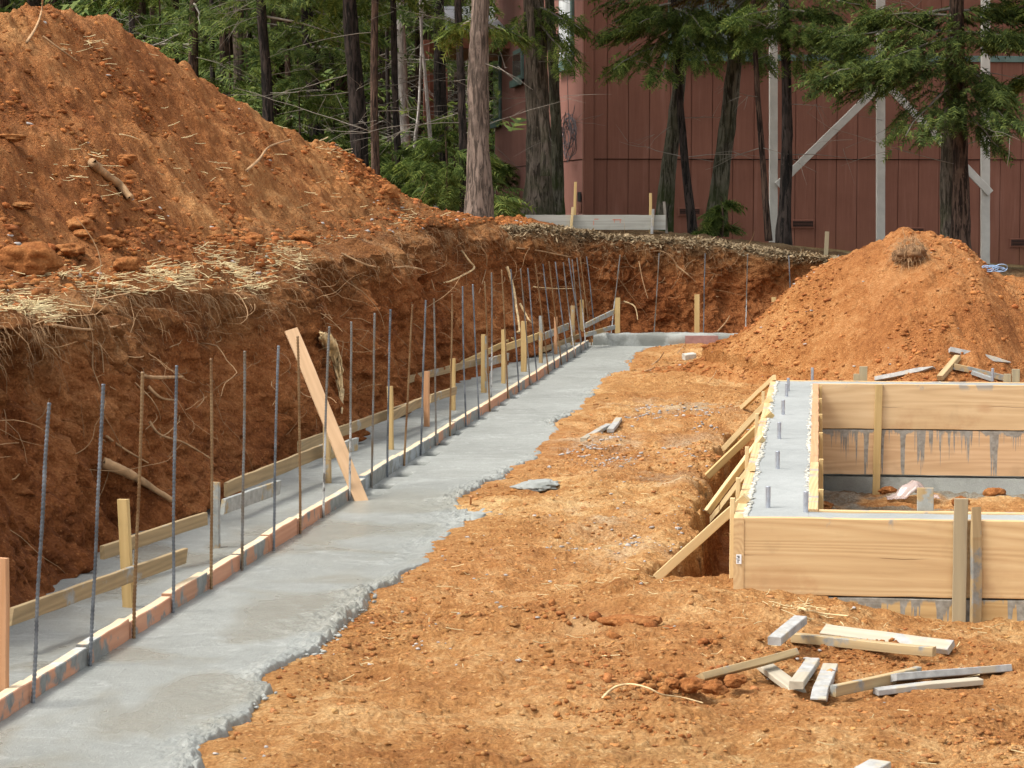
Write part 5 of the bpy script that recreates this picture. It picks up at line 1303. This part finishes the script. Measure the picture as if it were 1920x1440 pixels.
def tree(pxpath, Y, wb, wt, mat, label, cat='tree', name='conifer_tree', htop=9.5, boughs=(), crown=None, dead=0, leaf='leaf', seed=0, baseZ=None, sprays=80, deadlen=(.4, 1.1), flare=1.3, group=None, sl=(.09, .19)):
    """pxpath: list of (u,v) from base up, at depth Y. boughs: explicit (u0,v0,u1,v1,dY,n). crown=(zlow,n,len)"""
    pts = [P(u, v, Y)[:] for u, v in pxpath]; pts = [np.array(p) for p in pts]
    base = pts[0].copy()
    d = pts[-1] - pts[-2]; d = d / max(d[2], .05); d[:2] = np.clip(d[:2], -.12, .12)
    top = pts[-1]
    while top[2] < htop: top = top + np.array([d[0] * .6, d[1], 1.6]); pts.append(top)
    root = empty(name, tuple(base)); tag(root, label, cat, group)
    r0 = wb / F * Y / 2; r1 = wt / F * Y / 2 * .75
    V, Fq, pp = trunk_arr([p - base for p in pts], r0, r1 * .6, seed=seed, flare=flare)
    npmesh('trunk', V, Fq, M[mat], root, True)
    def at(z):
        i = np.argmin(abs(pp[:, 2] + base[2] - z)); return pp[i] + base
    tw = Acc(); fp, fd, fl = [], [], []
    for (u0, v0, u1, v1, dY, n) in boughs:
        a = P(u0, v0, Y); b = P(u1, v1, Y + dY); V, Fq = limb(np.array(a) - base, np.array(b) - base, .018); tw.add(V, Fq)
        q, dd, l_ = bough(np.array(a) - base, np.array(b) - base, int(n * 1.45), *sl); fp.append(q); fd.append(dd); fl.append(l_)
    if crown:
        zl, nb, LB = crown
        for i in range(nb):
            z = zl + (htop + .6 - zl) * (i + rng.random()) / nb; a = rng.uniform(0, 6.28); ll = LB * rng.uniform(.6, 1.1) * (1 - .45 * (z - zl) / (htop - zl + .6))
            c = at(z); e = c + np.array([math.cos(a) * ll, math.sin(a) * ll, rng.uniform(-.25, .2) * ll])
            V, Fq = limb(c - base, e - base, .014 + .01 * rng.random()); tw.add(V, Fq)
            q, dd, l_ = bough(c - base + (e - c) * .12, e - base, sprays, *sl); fp.append(q); fd.append(dd); fl.append(l_)
    for i in range(dead):
        z = rng.uniform(base[2] + .9, min(htop, 6.5)); c = at(z); a = rng.uniform(0, 6.28); ll = rng.uniform(*deadlen)
        e = c + np.array([math.cos(a) * ll, math.sin(a) * ll, rng.uniform(-.25, .35) * ll]); V, Fq = limb(c - base, e - base, .004 + .003 * rng.random(), sag=rng.uniform(-.1, .25)); tw.add(V, Fq)
        for k in range(3):
            t = rng.uniform(.3, .9); m = c + (e - c) * t; f = m + (e - c) * .35 * rng.uniform(.4, 1) + rng.normal(0, .14, 3); V, Fq = limb(m - base, f - base, .003, sag=.05, k=4); tw.add(V, Fq)
    if tw.n:
        tw.obj('branches', M['twig'], root)
    if fp:
        V = frond_arr(np.vstack(fp), np.vstack(fd), np.concatenate(fl), 5, .075); tri_obj('foliage', V, M[leaf], root)
    return root

# trees of the upper ground near the house
tree([(897,428),(898,300),(896,120),(902,-20)], 26.6, 46, 33, 'barkred', 'stout reddish-barked cedar rooted at the rim of the cut, nearest of all', crown=(4.6, 26, 1.7), dead=5, seed=1, flare=1.5, boughs=[(905,45,980,60,.2,40),(900,30,830,60,.5,50)])
tree([(1008,418),(1010,300),(1006,120),(1000,-20)], 31, 52, 44, 'barkgrey', 'thick furrowed grey-brown trunk close before the left side of the house', crown=(4.6, 26, 1.9), dead=6, seed=2, boughs=[(1005,40,1080,110,-.8,90),(1000,30,940,60,-.4,60),(1000,10,1090,40,-.6,90)])
tree([(1046,418),(1043,250),(1036,110),(1030,-10)], 31.6, 24, 16, 'barkoak', 'slim mossy-footed trunk touching the thick grey one', name='broadleaf_tree', dead=8, seed=3, crown=(5.0, 12, 1.5))
tree([(1024,330),(1020,230),(1002,120),(992,-10)], 30.6, 17, 15, 'barkgrey', 'slender trunk crossing in front of the thick grey one', dead=4, seed=33, name='broadleaf_tree')
tree([(1244,440),(1252,330),(1264,230),(1274,140),(1268,60),(1262,-20)], 32, 30, 22, 'barkoak', 'crooked mossy oak left of the middle of the house wall', name='oak_tree', dead=10, seed=4, crown=(4.9, 14, 1.7))
tree([(1300,442),(1287,330),(1276,200),(1270,90),(1262,-20)], 31, 16, 11, 'barkdark', 'thin black leaning trunk beside the crooked mossy oak', dead=14, seed=5, crown=(3.9, 40, 1.7), deadlen=(.6, 1.7), boughs=[(1268,40,1130,50,-.3,140),(1268,70,1150,110,-.6,120),(1270,30,1350,70,-.5,120),(1268,10,1380,40,.3,110),(1265,5,1170,20,.3,120),(1268,60,1240,130,-.8,70),(1268,30,1200,20,-1.,120),(1268,50,1330,100,-1.,120),(1266,15,1320,30,-1.2,120)])
tree([(1341,442),(1352,330),(1368,200),(1380,90),(1392,-20)], 31.5, 36, 24, 'barkoak', 'leaning mossy oak bending right up the house wall', name='oak_tree', dead=8, seed=6, crown=(4.8, 14, 1.8), boughs=[(1385,60,1440,110,-.5,80)])
tree([(1441,452),(1432,330),(1419,150),(1412,-20)], 30, 12, 8, 'barkbrown', 'very thin trunk just left of the first white post', dead=16, seed=7, crown=(3.9, 26, 1.4), deadlen=(.5, 1.4), leaf='leafbr')
tree([(1469,460),(1474,330),(1476,200),(1470,-20)], 29.6, 24, 17, 'barkdark', 'blackish trunk close right of the first white post', dead=12, seed=8, crown=(3.8, 44, 2.0), deadlen=(.5, 1.5), boughs=[(1476,60,1600,70,-.8,150),(1474,20,1560,20,-.4,120),(1476,90,1560,150,-.6,70),(1474,40,1400,60,-.6,120),(1474,20,1380,15,-.8,120),(1476,50,1540,40,-1.,130),(1476,70,1620,110,-.9,110)])
tree([(1782,480),(1778,330),(1786,150),(1792,-20)], 28.6, 34, 18, 'barkgrey', 'furrowed trunk fused to the left of the dark one above the heap', dead=5, seed=9, crown=(4.2, 14, 1.6))
tree([(1800,482),(1802,330),(1797,150),(1794,-20)], 28.2, 34, 22, 'barkbrown', 'dark tall trunk rising directly behind the heap', dead=20, seed=10, crown=(3.6, 44, 2.1), deadlen=(.6, 1.8), leaf='leafd',
     boughs=[(1795,60,1560,40,-.5,260),(1795,100,1540,110,-.8,260),(1795,110,1600,140,-.9,160),(1797,150,1700,220,-1.2,110),(1797,180,1740,240,-.6,60),(1795,70,1650,90,-1.0,220),(1798,120,1890,170,-.6,160),(1798,160,1900,215,-.8,160),(1798,60,1930,60,-.5,200),(1795,30,1620,10,-.2,220),(1798,20,1950,10,.1,180),(1800,200,1870,260,-.5,80),(1795,150,1540,90,-1.2,200)])
tree([(2010,500),(2000,300),(1990,-20)], 28, 28, 18, 'barkbrown', 'cedar just outside the right edge whose boughs hang into view', dead=6, seed=11, crown=(3.9, 30, 2.2), leaf='leaf', boughs=[(1995,60,1850,60,.4,170),(1995,120,1890,150,.4,160),(1995,20,1870,0,.4,150)])
# wood left of the house
LT = [((365,250),(362,100),(364,-20),33,20,17,'barkbrown','straight dark brown trunk above the upper slope, leftmost'),
 ((507,330),(500,150),(488,-20),31,22,18,'barkdark','black trunk leaning left, second from the left above the slope'),
 ((452,300),(448,150),(446,-20),44,24,20,'barkred','faded reddish trunk deeper in the wood behind the black leaning one'),
 ((600,340),(588,180),(572,-20),34,30,24,'barkdark','black trunk in front of a clump, left of the big black one'),
 ((683,400),(668,180),(654,-20),30,34,24,'barkdark','biggest black trunk at the middle of the wood'),
 ((707,400),(702,200),(703,-20),29,17,11,'barkbrown','thin brown trunk right of the biggest black one'),
 ((752,400),(742,200),(737,-20),31,14,11,'barkdark','thin black trunk left of the faded grey one'),
 ((765,400),(757,220),(748,-20),42,24,18,'barkpale','faded grey trunk deep in the wood'),
 ((829,400),(826,200),(822,-20),36,26,20,'barkdark','black trunk between the red porch posts'),
 ((872,420),(866,200),(858,-20),29,17,12,'barkdark','thin dark trunk just left of the reddish cedar'),
 ((656,400),(655,260),(652,-20),48,8,6,'barkdark','hair-thin dark trunk left of the biggest black one')]
LT += [((735,380),(728,200),(724,-20),40,9,7,'barkdark','very slim dark trunk between the thin brown and thin black ones'),
 ((545,330),(540,150),(538,-20),42,12,9,'barkbrown','slim brown trunk deep between the black leaning one and the clump'),
 ((625,360),(622,180),(620,-20),43,11,8,'barkdark','slim dark trunk just right of the clump'),
 ((400,260),(398,120),(396,-20),43,11,8,'barkdark','slim dark trunk right of the leftmost brown one'),
 ((786,400),(784,200),(782,-20),45,12,9,'barkbrown','slim brown trunk right of the faded grey one'),
 ((250,150),(248,60),(246,-20),40,14,10,'barkdark','slim dark trunk nearest the peak of the slope')]
for i, (a, b, c, Y, wb, wt, mt, lab) in enumerate(LT):
    lf = 'leaf' if Y < 40 else 'leafd'
    tree([a, b, c], Y, wb, wt, mt, lab, dead=16 if Y < 40 else 8, crown=((3.2 + .3 * (i % 3), 21, 2.0) if i not in (5, 6, 10, 9) and i < 11 else (4.3, 14, 1.6)), seed=20 + i, deadlen=(.6, 2.0), leaf=lf, sprays=60, sl=(.14, .27))
tree([(818,395),(806,250),(796,130),(790,60)], 33, 9, 7, 'barkpale', 'pale barkless leaning pole between the black trunks', htop=3.9, dead=3, seed=40, flare=1.0, name='dead_tree')
tree([(776,400),(774,330),(780,250),(786,190)], 37, 10, 7, 'barkpale', 'thin pale forked snag behind the leaning pole', htop=3.6, dead=8, seed=41, flare=1.0, name='dead_tree')
# low bough of young cedar before the wood
def young(u, v, Y, h, label, leaf='leaf', LB=.9, nb=16):
    p = P(u, v, Y); root = empty('young_cedar', p); tag(root, label, 'young tree', 'young cedars at the edge of the wood')
    V, Fq, pp = trunk_arr([np.array([0, 0, 0.]), np.array([.02, 0, h * .5]), np.array([0, .02, h])], .02, .004, 7, .05); npmesh('stem', V, Fq, M['barkbrown'], root, True)
    fp, fd, fl = [], [], []
    for i in range(nb):
        z = h * (.12 + .86 * i / nb); a = rng.uniform(0, 6.28); ll = LB * (1.1 - .9 * z / h); q, dd, l_ = bough([0, 0, z], [math.cos(a) * ll, math.sin(a) * ll, z + .1 * ll], 26, .12, .26); fp.append(q); fd.append(dd); fl.append(l_)
    tri_obj('foliage', frond_arr(np.vstack(fp), np.vstack(fd), np.concatenate(fl)), M[leaf], root)
for i, (u, v, Y, h, lab) in enumerate(((560,390,32,1.9,'bright young cedar behind the mid slope, below the clump of black trunks'),(625,420,33,1.8,'young cedar left of the biggest black trunk'),(735,430,31,1.1,'low young cedar behind the skyline clod'),(790,428,30,.9,'low bright bush left of the pale pole foot'),(835,424,29,1.1,'feathery bush between the pale pole and the thin dark trunk'),(850,420,34,1.5,'taller bush behind the feathery one'),(700,430,36,1.6,'young cedar in the gap right of the biggest black trunk'),(912,425,44,1.3,'green bush in the gap left of the house'),(430,330,36,3.0,'tall young cedar behind the upper slope'),(300,300,34,3.4,'bushy young cedar nearest the peak'),(1352,445,30.5,.5,'tiny leafy sprout at the foot of the leaning oak'))):
    young(u, v, Y, h, lab, LB=1.0 if h > .7 else .3, nb=18 if h > .7 else 7)

# background wood: one mass
fp, fd, fl = [], [], []; tw = Acc(); tk = Acc()
for i in range(170):
    Y = rng.uniform(42, 92); u = rng.uniform(-500, 2500)
    if u > 1000 and Y < 60: Y += 20
    if 830 < u <= 1000 and Y < 62: Y += 22
    x = (u - 960) / F * Y; zb = .9 if Y < 78 else .9 + (Y - 78) * .3; H = rng.uniform(9, 15)
    r = rng.uniform(.09, .22); lean_ = rng.normal(0, .25, 2)
    V, Fq = tube_arr([[x, Y, zb - .5], [x + lean_[0] * .5, Y + lean_[1], zb + H * .5], [x + lean_[0], Y, zb + H]], [r, r * .75, r * .2], 7); tk.add(V, Fq)
    bare = (640 < u < 870) and rng.random() < .97
    zl = rng.uniform(.5, 2.2) if not bare else 4.5
    nb = 20 if not bare else 7
    for k in range(nb):
        z = zl + (H - zl) * (k + rng.random()) / nb; a = rng.uniform(0, 6.28); ll = 2.6 * (1 - .6 * z / H) * rng.uniform(.6, 1.1)
        q, dd, l_ = bough([x, Y, zb + z], [x + math.cos(a) * ll, Y + math.sin(a) * ll, zb + z - .1 * ll], 20, .35, .7, .4); fp.append(q); fd.append(dd); fl.append(l_)
    for k in range(8 if not bare else 34):
        z = rng.uniform(.5, 7); a = rng.uniform(0, 6.28); ll = rng.uniform(.8, 2.4); V, Fq = limb([x, Y, zb + z], [x + math.cos(a) * ll, Y + math.sin(a) * ll, zb + z + rng.uniform(-.3, .6) * ll], .008, k=5); tw.add(V, Fq)
# brush layer
for i in range(420):
    Y = rng.uniform(36, 75); u = rng.uniform(-300, 940) if Y < 52 else rng.uniform(-300, 2300); u = u - 300 if (640 < u < 860 and Y > 44) else u; u = u - 250 if (u > 860 and Y < 60) else u; x = (u - 960) / F * Y; hh = rng.uniform(.6, 2.4)
    q = rng.normal(0, .45, (26, 3)) * [1, 1, .0] + [x, Y, 1.0] + np.array([0, 0, 1]) * (rng.random(26)[:, None] * hh); d_ = rng.normal(0, 1, (26, 3)); d_[:, 2] = np.abs(d_[:, 2]) * .4; fp.append(q); fd.append(d_ / np.linalg.norm(d_, axis=1)[:, None]); fl.append(rng.uniform(.2, .5, 26))
V = frond_arr(np.vstack(fp), np.vstack(fd), np.concatenate(fl), 4, .08)
wd = empty('background_wood', (0, 60, 1)); tag(wd, 'dense green wood reading as one mass behind the trunks', None, None, 'stuff')
o = tri_obj('foliage', V - np.array([0, 60, 1]), M['leafbg'], wd)
for nm_, A, m_ in (('trunks', tk, 'barkbrown'), ('bare_branches', tw, 'twig')):
    A.V = [v - np.array([0, 60, 1]) for v in A.V]; A.obj(nm_, M[m_], wd)
wd.name = 'background_wood'
for ch in list(wd.children): ch['kind'] = 'stuff'

# ------------------------------------------------------------------ house
HP = P(1099, 380, 36.0); HROT = rad(6.5)
house = empty('house', (HP.x, HP.y, 0), HROT); tag(house, 'large red-brown house with vertical board siding behind the trees', 'house')
def siding(name, c1, c2, gw, seed):
    s = NT(name, .8, .25); v = s.coord('Object'); n = s.noise(v, 1.2, 5, .6); n2 = s.noise(s.coord('Object', (22, 22, 1.4)), 2, 4, .6)
    c = s.ramp(s.math('ADD', s.math('MULTIPLY', n, .6), s.math('MULTIPLY', n2, .4)), [(.35, c1), (.65, c2)])
    tq = s.n('ShaderNodeTexCoord'); sq = s.n('ShaderNodeSeparateXYZ'); s.l(tq.outputs['Object'], sq.inputs[0])
    mud = s.math('MULTIPLY', s.math('SUBTRACT', 1, s.step(sq.outputs[2], .6, 1.25)), s.step(s.noise(v, 3, 6, .65), .3, .65)); c = s.mix(s.math('MULTIPLY', mud, .45), c, (.20, .09, .045))
    stk = s.step(s.noise(s.coord('Object', (5, 5, .35)), 1.5, 5, .6), .52, .7); c = s.mix(s.math('MULTIPLY', stk, .3), c, (.30, .15, .11))
    s.color(c); s.bump(n2, .4, .004); return s.m
mS = siding('siding_paint', (.150, .060, .038), (.205, .086, .056), .3, 1)
mG = mat_plain('green_trim', (.10, .155, .135), .6, .15, 8)
mD = mat_plain('dark_opening', (.012, .010, .009), .9, .2, 8)
mW = mat_plain('white_post', (.50, .48, .43), .7, .12, 6)
# panel wall with real grooves: strip boards with gaps backed by a sheet
mSlit = siding('siding_lit_side', (.23, .10, .075), (.31, .145, .11), .1, 2)  # lighter copy of the siding: sunlight on the left wall painted into its colour
def sided(L, z0, z1, pitch, gap, depth, name, place, mS=mS):
    """boards in local x along the wall, outward -y"""
    bm = bmesh.new(); n = int(L / pitch) + 1
    def bx(x0, x1, y0, y1, za, zb):
        vs = [bm.verts.new(c) for c in ((x0, y0, za), (x1, y0, za), (x1, y1, za), (x0, y1, za), (x0, y0, zb), (x1, y0, zb), (x1, y1, zb), (x0, y1, zb))]
        for f in ((0, 1, 5, 4), (1, 2, 6, 5), (2, 3, 7, 6), (3, 0, 4, 7), (4, 5, 6, 7), (0, 3, 2, 1)): bm.faces.new([vs[i] for i in f])
    for i in range(n):
        x0 = i * pitch; x1 = min(L, x0 + pitch - gap)
        if x1 > x0: bx(x0, x1, -depth, 0, z0, z1)
    bx(0, L, 0.0005, .05, z0, z1)
    me = bpy.data.meshes.new(name); bm.to_mesh(me); bm.free(); o = link(name, me, mS, house); o.matrix_basis = place; return o
SEAM = P(1099, 299, 36).z
sided(14, -.6, SEAM, .305, .012, .012, 'siding', Matrix.Translation((0, 0, 0)))
sided(14, SEAM + .012, 7.2, .305, .012, .012, 'siding', Matrix.Translation((0, -.018, 0)))
LM = Matrix.Rotation(-math.pi / 2, 4, 'Z')
LMb = Matrix.Translation((-.001, 12, 0)) @ LM
sided(12, -.3, SEAM, .10, .010, .010, 'siding', LMb, mSlit)
sided(12, SEAM + .012, 7.2, .10, .010, .010, 'siding', Matrix.Translation((-.016, 0, 0)) @ LMb, mSlit)
def hb(name, x0, x1, y0, y1, z0, z1, mat, parent=house, bev=.004):
    bm = bmesh.new(); bmesh.ops.create_cube(bm, size=1, matrix=Matrix.Translation(((x0 + x1) / 2, (y0 + y1) / 2, (z0 + z1) / 2)) @ Matrix.Diagonal((x1 - x0, y1 - y0, z1 - z0, 1)))
    bmesh.ops.bevel(bm, geom=bm.edges, offset=bev, segments=1, affect='EDGES')
    return bmobj(name, bm, mat, parent)
hb('corner_trim', -.03, .10, -.048, -.032, -.6, 7.2, mS); hb('corner_trim', -.046, -.030, -.032, .09, -.6, 7.2, mS)
hb('interior', .1, 13.9, .12, 11.9, -.5, 7.1, mD)
hb('foundation', .08, 13.95, .06, 11.95, -.8, 7.0, mD)
def zof(v, Y=36): return P(960, v, Y).z
def xof(u): # local x on the front wall for picture column u
    lo, hi = 0, 14
    for _ in range(40):
        m_ = (lo + hi) / 2; wx = HP.x + m_ * math.cos(HROT); wy = HP.y + m_ * math.sin(HROT)
        if 960 + F * wx / (wy * cp) < u: lo = m_
        else: hi = m_
    return m_
def glassmat():
    s = NT('window_glass', .04, 1.0); v = s.coord(); s.color((.10, .115, .115)); s.b.inputs['Metallic'].default_value = .0
    s.b.inputs['Coat Weight'].default_value = 1; return s.m
mGl = glassmat(); mRefl = mat_plain('window_reflection', (.55, .56, .55), .8, .3, 2)  # pale matt pane colour stands in for the white reflection in the glass
def hwin(x0, x1, z0, z1):
    w = hb('window', x0, x1, -.075, -.034, z0, z1, mG)
    hb('sill', x0 - .08, x1 + .08, -.12, -.0765, z0 - .12, z0 + .02, mG, w)
    hb('pane', x0 + .09, (x0 + x1) / 2 - .03, -.082, -.0765, z0 + .08, z1 - .09, mGl, w); hb('pane', (x0 + x1) / 2 + .03, x1 - .09, -.082, -.0765, z0 + .08, z1 - .09, mGl, w)
hwin(xof(1250), xof(1400), zof(98), zof(-60)); hb('trim_band', xof(1236), 13.9, -.055, -.0305, zof(112), zof(100), mG)
# foundation vents on the front wall
for (u0, v0, u1, v1) in ((1271,389,1314,405),(1483,412,1527,429),(1690,427,1734,444),(1893,448,1937,466)):
    x0, x1 = xof(u0), xof(u1); v_ = hb('vent', x0, x1, -.030, -.0125, zof(v1), zof(v0), mS)
    hb('vent_opening', x0 + .025, x1 - .025, -.0335, -.0305, zof(v1) + .025, zof(v0) - .02, mD, v_)
    for k in range(4):
        zz_ = zof(v1) + .03 + k * .022; hb('louvre', x0 + .03, x1 - .03, -.037, -.034, zz_, zz_ + .004, mS, v_, .0005)
# left face windows (local: y runs back)
def yof(u):
    lo, hi = 0, 12
    for _ in range(40):
        m_ = (lo + hi) / 2; wx = HP.x - m_ * math.sin(HROT); wy = HP.y + m_ * math.cos(HROT)
        if 960 + F * wx / (wy * cp) > u: lo = m_
        else: hi = m_
    return m_
def zl(u, v):
    y = yof(u); wy = HP.y + y * math.cos(HROT); return P(u, v, wy).z
def lwin(u1, u0, vb, vt):
    y0, y1 = yof(u1), yof(u0); z0 = zl(u1, vb); z1 = zl(u1, vt)
    w = hb('window', -.075, -.030, y0, y1, z0, z1, mG); hb('sill', -.13, -.0765, y0 - .05, y1 + .05, z0 - .10, z0 + .02, mG, w)
    hb('pane', -.082, -.0765, y0 + .10, y1 - .10, z0 + .08, z1 - .08, mRefl if u1 > 1060 else mGl, w)
lwin(1080, 1056, 116, -60); lwin(986, 969, 148, 88); lwin(944, 932, 228, 70)
hb('vent', -.035, -.0275, yof(1093), yof(1087), zl(1090, 378), zl(1090, 360), mD)
hb('hatch', -.035, -.0275, yof(1094), yof(1087), zl(1090, 398), zl(1090, 381), mS)
# roof
bm = bmesh.new()
for (x, y, z) in ((-1.0, -1.0, 7.1), (15, -1, 7.1), (15, 13, 7.1), (-1, 13, 7.1), (-1, 6, 9.8), (15, 6, 9.8)): bm.verts.new((x, y, z))
bm.verts.ensure_lookup_table()
for f in ((0, 1, 5, 4), (2, 3, 4, 5), (0, 4, 3), (1, 2, 5), (0, 3, 2, 1)): bm.faces.new([bm.verts[i] for i in f])
bmobj('roof', bm, mat_plain('roof_metal', (.35, .34, .34), .5, .15, 3), house)
# porch at the back left: red posts and a white metal roof with red fascia
def hloc(u, v, Y):
    p = P(u, v, Y); return Matrix.Rotation(-HROT, 3, 'Z') @ (p - Vector((HP.x, HP.y, 0)))
mR = mat_plain('porch_red', (.33, .12, .075), .7, .15, 5)
for (u, Y) in ((811, 47), (833, 45.5), (800, 50)):
    p = hloc(u, 300, Y); hb('porch_post', p.x - .06, p.x + .06, p.y - .06, p.y + .06, -.5, P(u, 75, Y).z, mR)
pa = hloc(836, 75, 45.3); z1 = P(836, 62, 45.3).z; z0 = P(836, 90, 45.3).z
hb('porch_beam', pa.x, max(.2, pa.x + 1.6), pa.y, pa.y + 4, z0, z1, mR)
bm = bmesh.new(); zt = P(850, 36, 46).z
for (x, y, z) in ((pa.x - .15, pa.y - .1, z1 + .004), (max(.3, pa.x + 1.7), pa.y - .1, z1 + .004), (max(.3, pa.x + 1.7), pa.y + 4.2, zt + .5), (pa.x + .3, pa.y + 4.2, zt + .5)): bm.verts.new((x, y, z))
bm.verts.ensure_lookup_table(); f = bm.faces.new(bm.verts[:]); bmesh.ops.solidify(bm, geom=[f], thickness=.03)
bmobj('porch_roof', bm, mat_plain('porch_roof_metal', (.62, .62, .64), .5, .1, 3), house)
# coil of cable on the left face near the corner
def coil():
    y = yof(1078); wy = HP.y + y * math.cos(HROT); c = P(1079, 245, wy); A = Acc(); th = np.linspace(0, 2 * np.pi, 28)
    ax = np.array([-math.sin(HROT), math.cos(HROT), 0]); nx = np.array([-math.cos(HROT), -math.sin(HROT), 0]); base = np.array(c) + nx * .10
    for i in range(9):
        a = rng.uniform(.35, .8); b = rng.uniform(.20, .34); o_ = rng.uniform(-.25, .25); oz = rng.uniform(-.12, .10)
        pts = base + ax * (o_ + a * np.cos(th))[:, None] + np.array([0, 0, 1]) * (oz - .05 + b * np.sin(th))[:, None] + nx * (.02 * i / 9 + .02 * np.sin(3 * th + i))[:, None]
        V, Fq = tube_arr(pts, .006, 5, close=False); A.add(V, Fq)
    for (u, v, u2, v2) in ((1063,130,1078,215),(1090,130,1093,215),(1120,130,1092,220),(1060,210,1076,225)):
        a = np.array(P(u, v, wy - .3)); b = base + ax * rng.uniform(-.1, .1); pts = spline([a, (a + b) / 2 + [0, 0, -.05], b], 12); V, Fq = tube_arr(pts, .005, 5, close=False); A.add(V, Fq)
    o = A.obj('cable_coil', mat_plain('grey_cable', (.09, .08, .085), .6, .3, 9), None, True); tag(o, 'tangled coil of dark cable hung on the pale left side of the house', 'cable')
coil()
# white deck frame before the house
dk = empty('deck_frame', P(1650, 470, 33.4)); tag(dk, 'white timber frame of three tall posts with diagonal braces before the house wall', 'timber frame')
Yd = 33.4
def dbar(name, u0, v0, Y0, u1, v1, Y1, w, t, mat=mW):
    a = P(u0, v0, Y0); b = P(u1, v1, Y1); upv = Vector((0, 1, 0)); bm = board_bm((b - a).length, w, t, bev=.004); me = bpy.data.meshes.new(name); bm.to_mesh(me); bm.free()
    o = link(name, me, mat, dk); o.matrix_basis = Matrix.Translation(-dk.location) @ frame(a, b, upv); return o
for u, w in ((1450, 15), (1651, 15.5), (1847, 15.5)):
    dbar('post', u, 540, Yd, u + (0 if u != 1847 else 1), -130, Yd, w / F * Yd, .10)
dbar('brace', 1458, 348, Yd - .075, 1650, 160, Yd - .075, .10, .035)
dbar('brace', 1662, 158, Yd - .075, 1857, 362, Yd - .075, .10, .035)
dbar('beam', 1420, -128, Yd - .08, 1900, -128, Yd - .08, .2, .05)

# ------------------------------------------------------------------ light
w = bpy.data.worlds.new('World'); sc.world = w; w.use_nodes = True
nt = w.node_tree; bg = nt.nodes['Background']; sky = nt.nodes.new('ShaderNodeTexSky'); sky.sky_type = 'NISHITA'; sky.sun_disc = False
EL, AZ = rad(56), rad(-62)     # azimuth from +Y towards +X
sky.sun_elevation = EL; sky.sun_rotation = AZ; sky.dust_density = 4.5; sky.air_density = 1.0; sky.ozone_density = .6; sky.altitude = 500
hs = nt.nodes.new('ShaderNodeHueSaturation'); hs.inputs['Saturation'].default_value = .22; nt.links.new(sky.outputs[0], hs.inputs['Color']); nt.links.new(hs.outputs[0], bg.inputs[0]); bg.inputs[1].default_value = .15
sun = bpy.data.lights.new('sun', 'SUN'); sun.energy = 1.25; sun.angle = rad(16); sun.color = (1, .95, .87)
so = bpy.data.objects.new('sun', sun); COL.objects.link(so)
sd = Vector((math.sin(AZ) * math.cos(EL), math.cos(AZ) * math.cos(EL), math.sin(EL)))
AZ2 = rad(-106)
sd = Vector((math.sin(AZ2) * math.cos(EL), math.cos(AZ2) * math.cos(EL), math.sin(EL))); sky.sun_rotation = AZ2
so.rotation_euler = sd.to_track_quat('Z', 'Y').to_euler()
sc.view_settings.view_transform = 'Standard'; sc.view_settings.look = 'None'; sc.view_settings.exposure = 1.3; sc.view_settings.gamma = 1
sc.render.film_transparent = False
sc.cycles.max_bounces = 6; sc.cycles.diffuse_bounces = 3; sc.cycles.transparent_max_bounces = 6
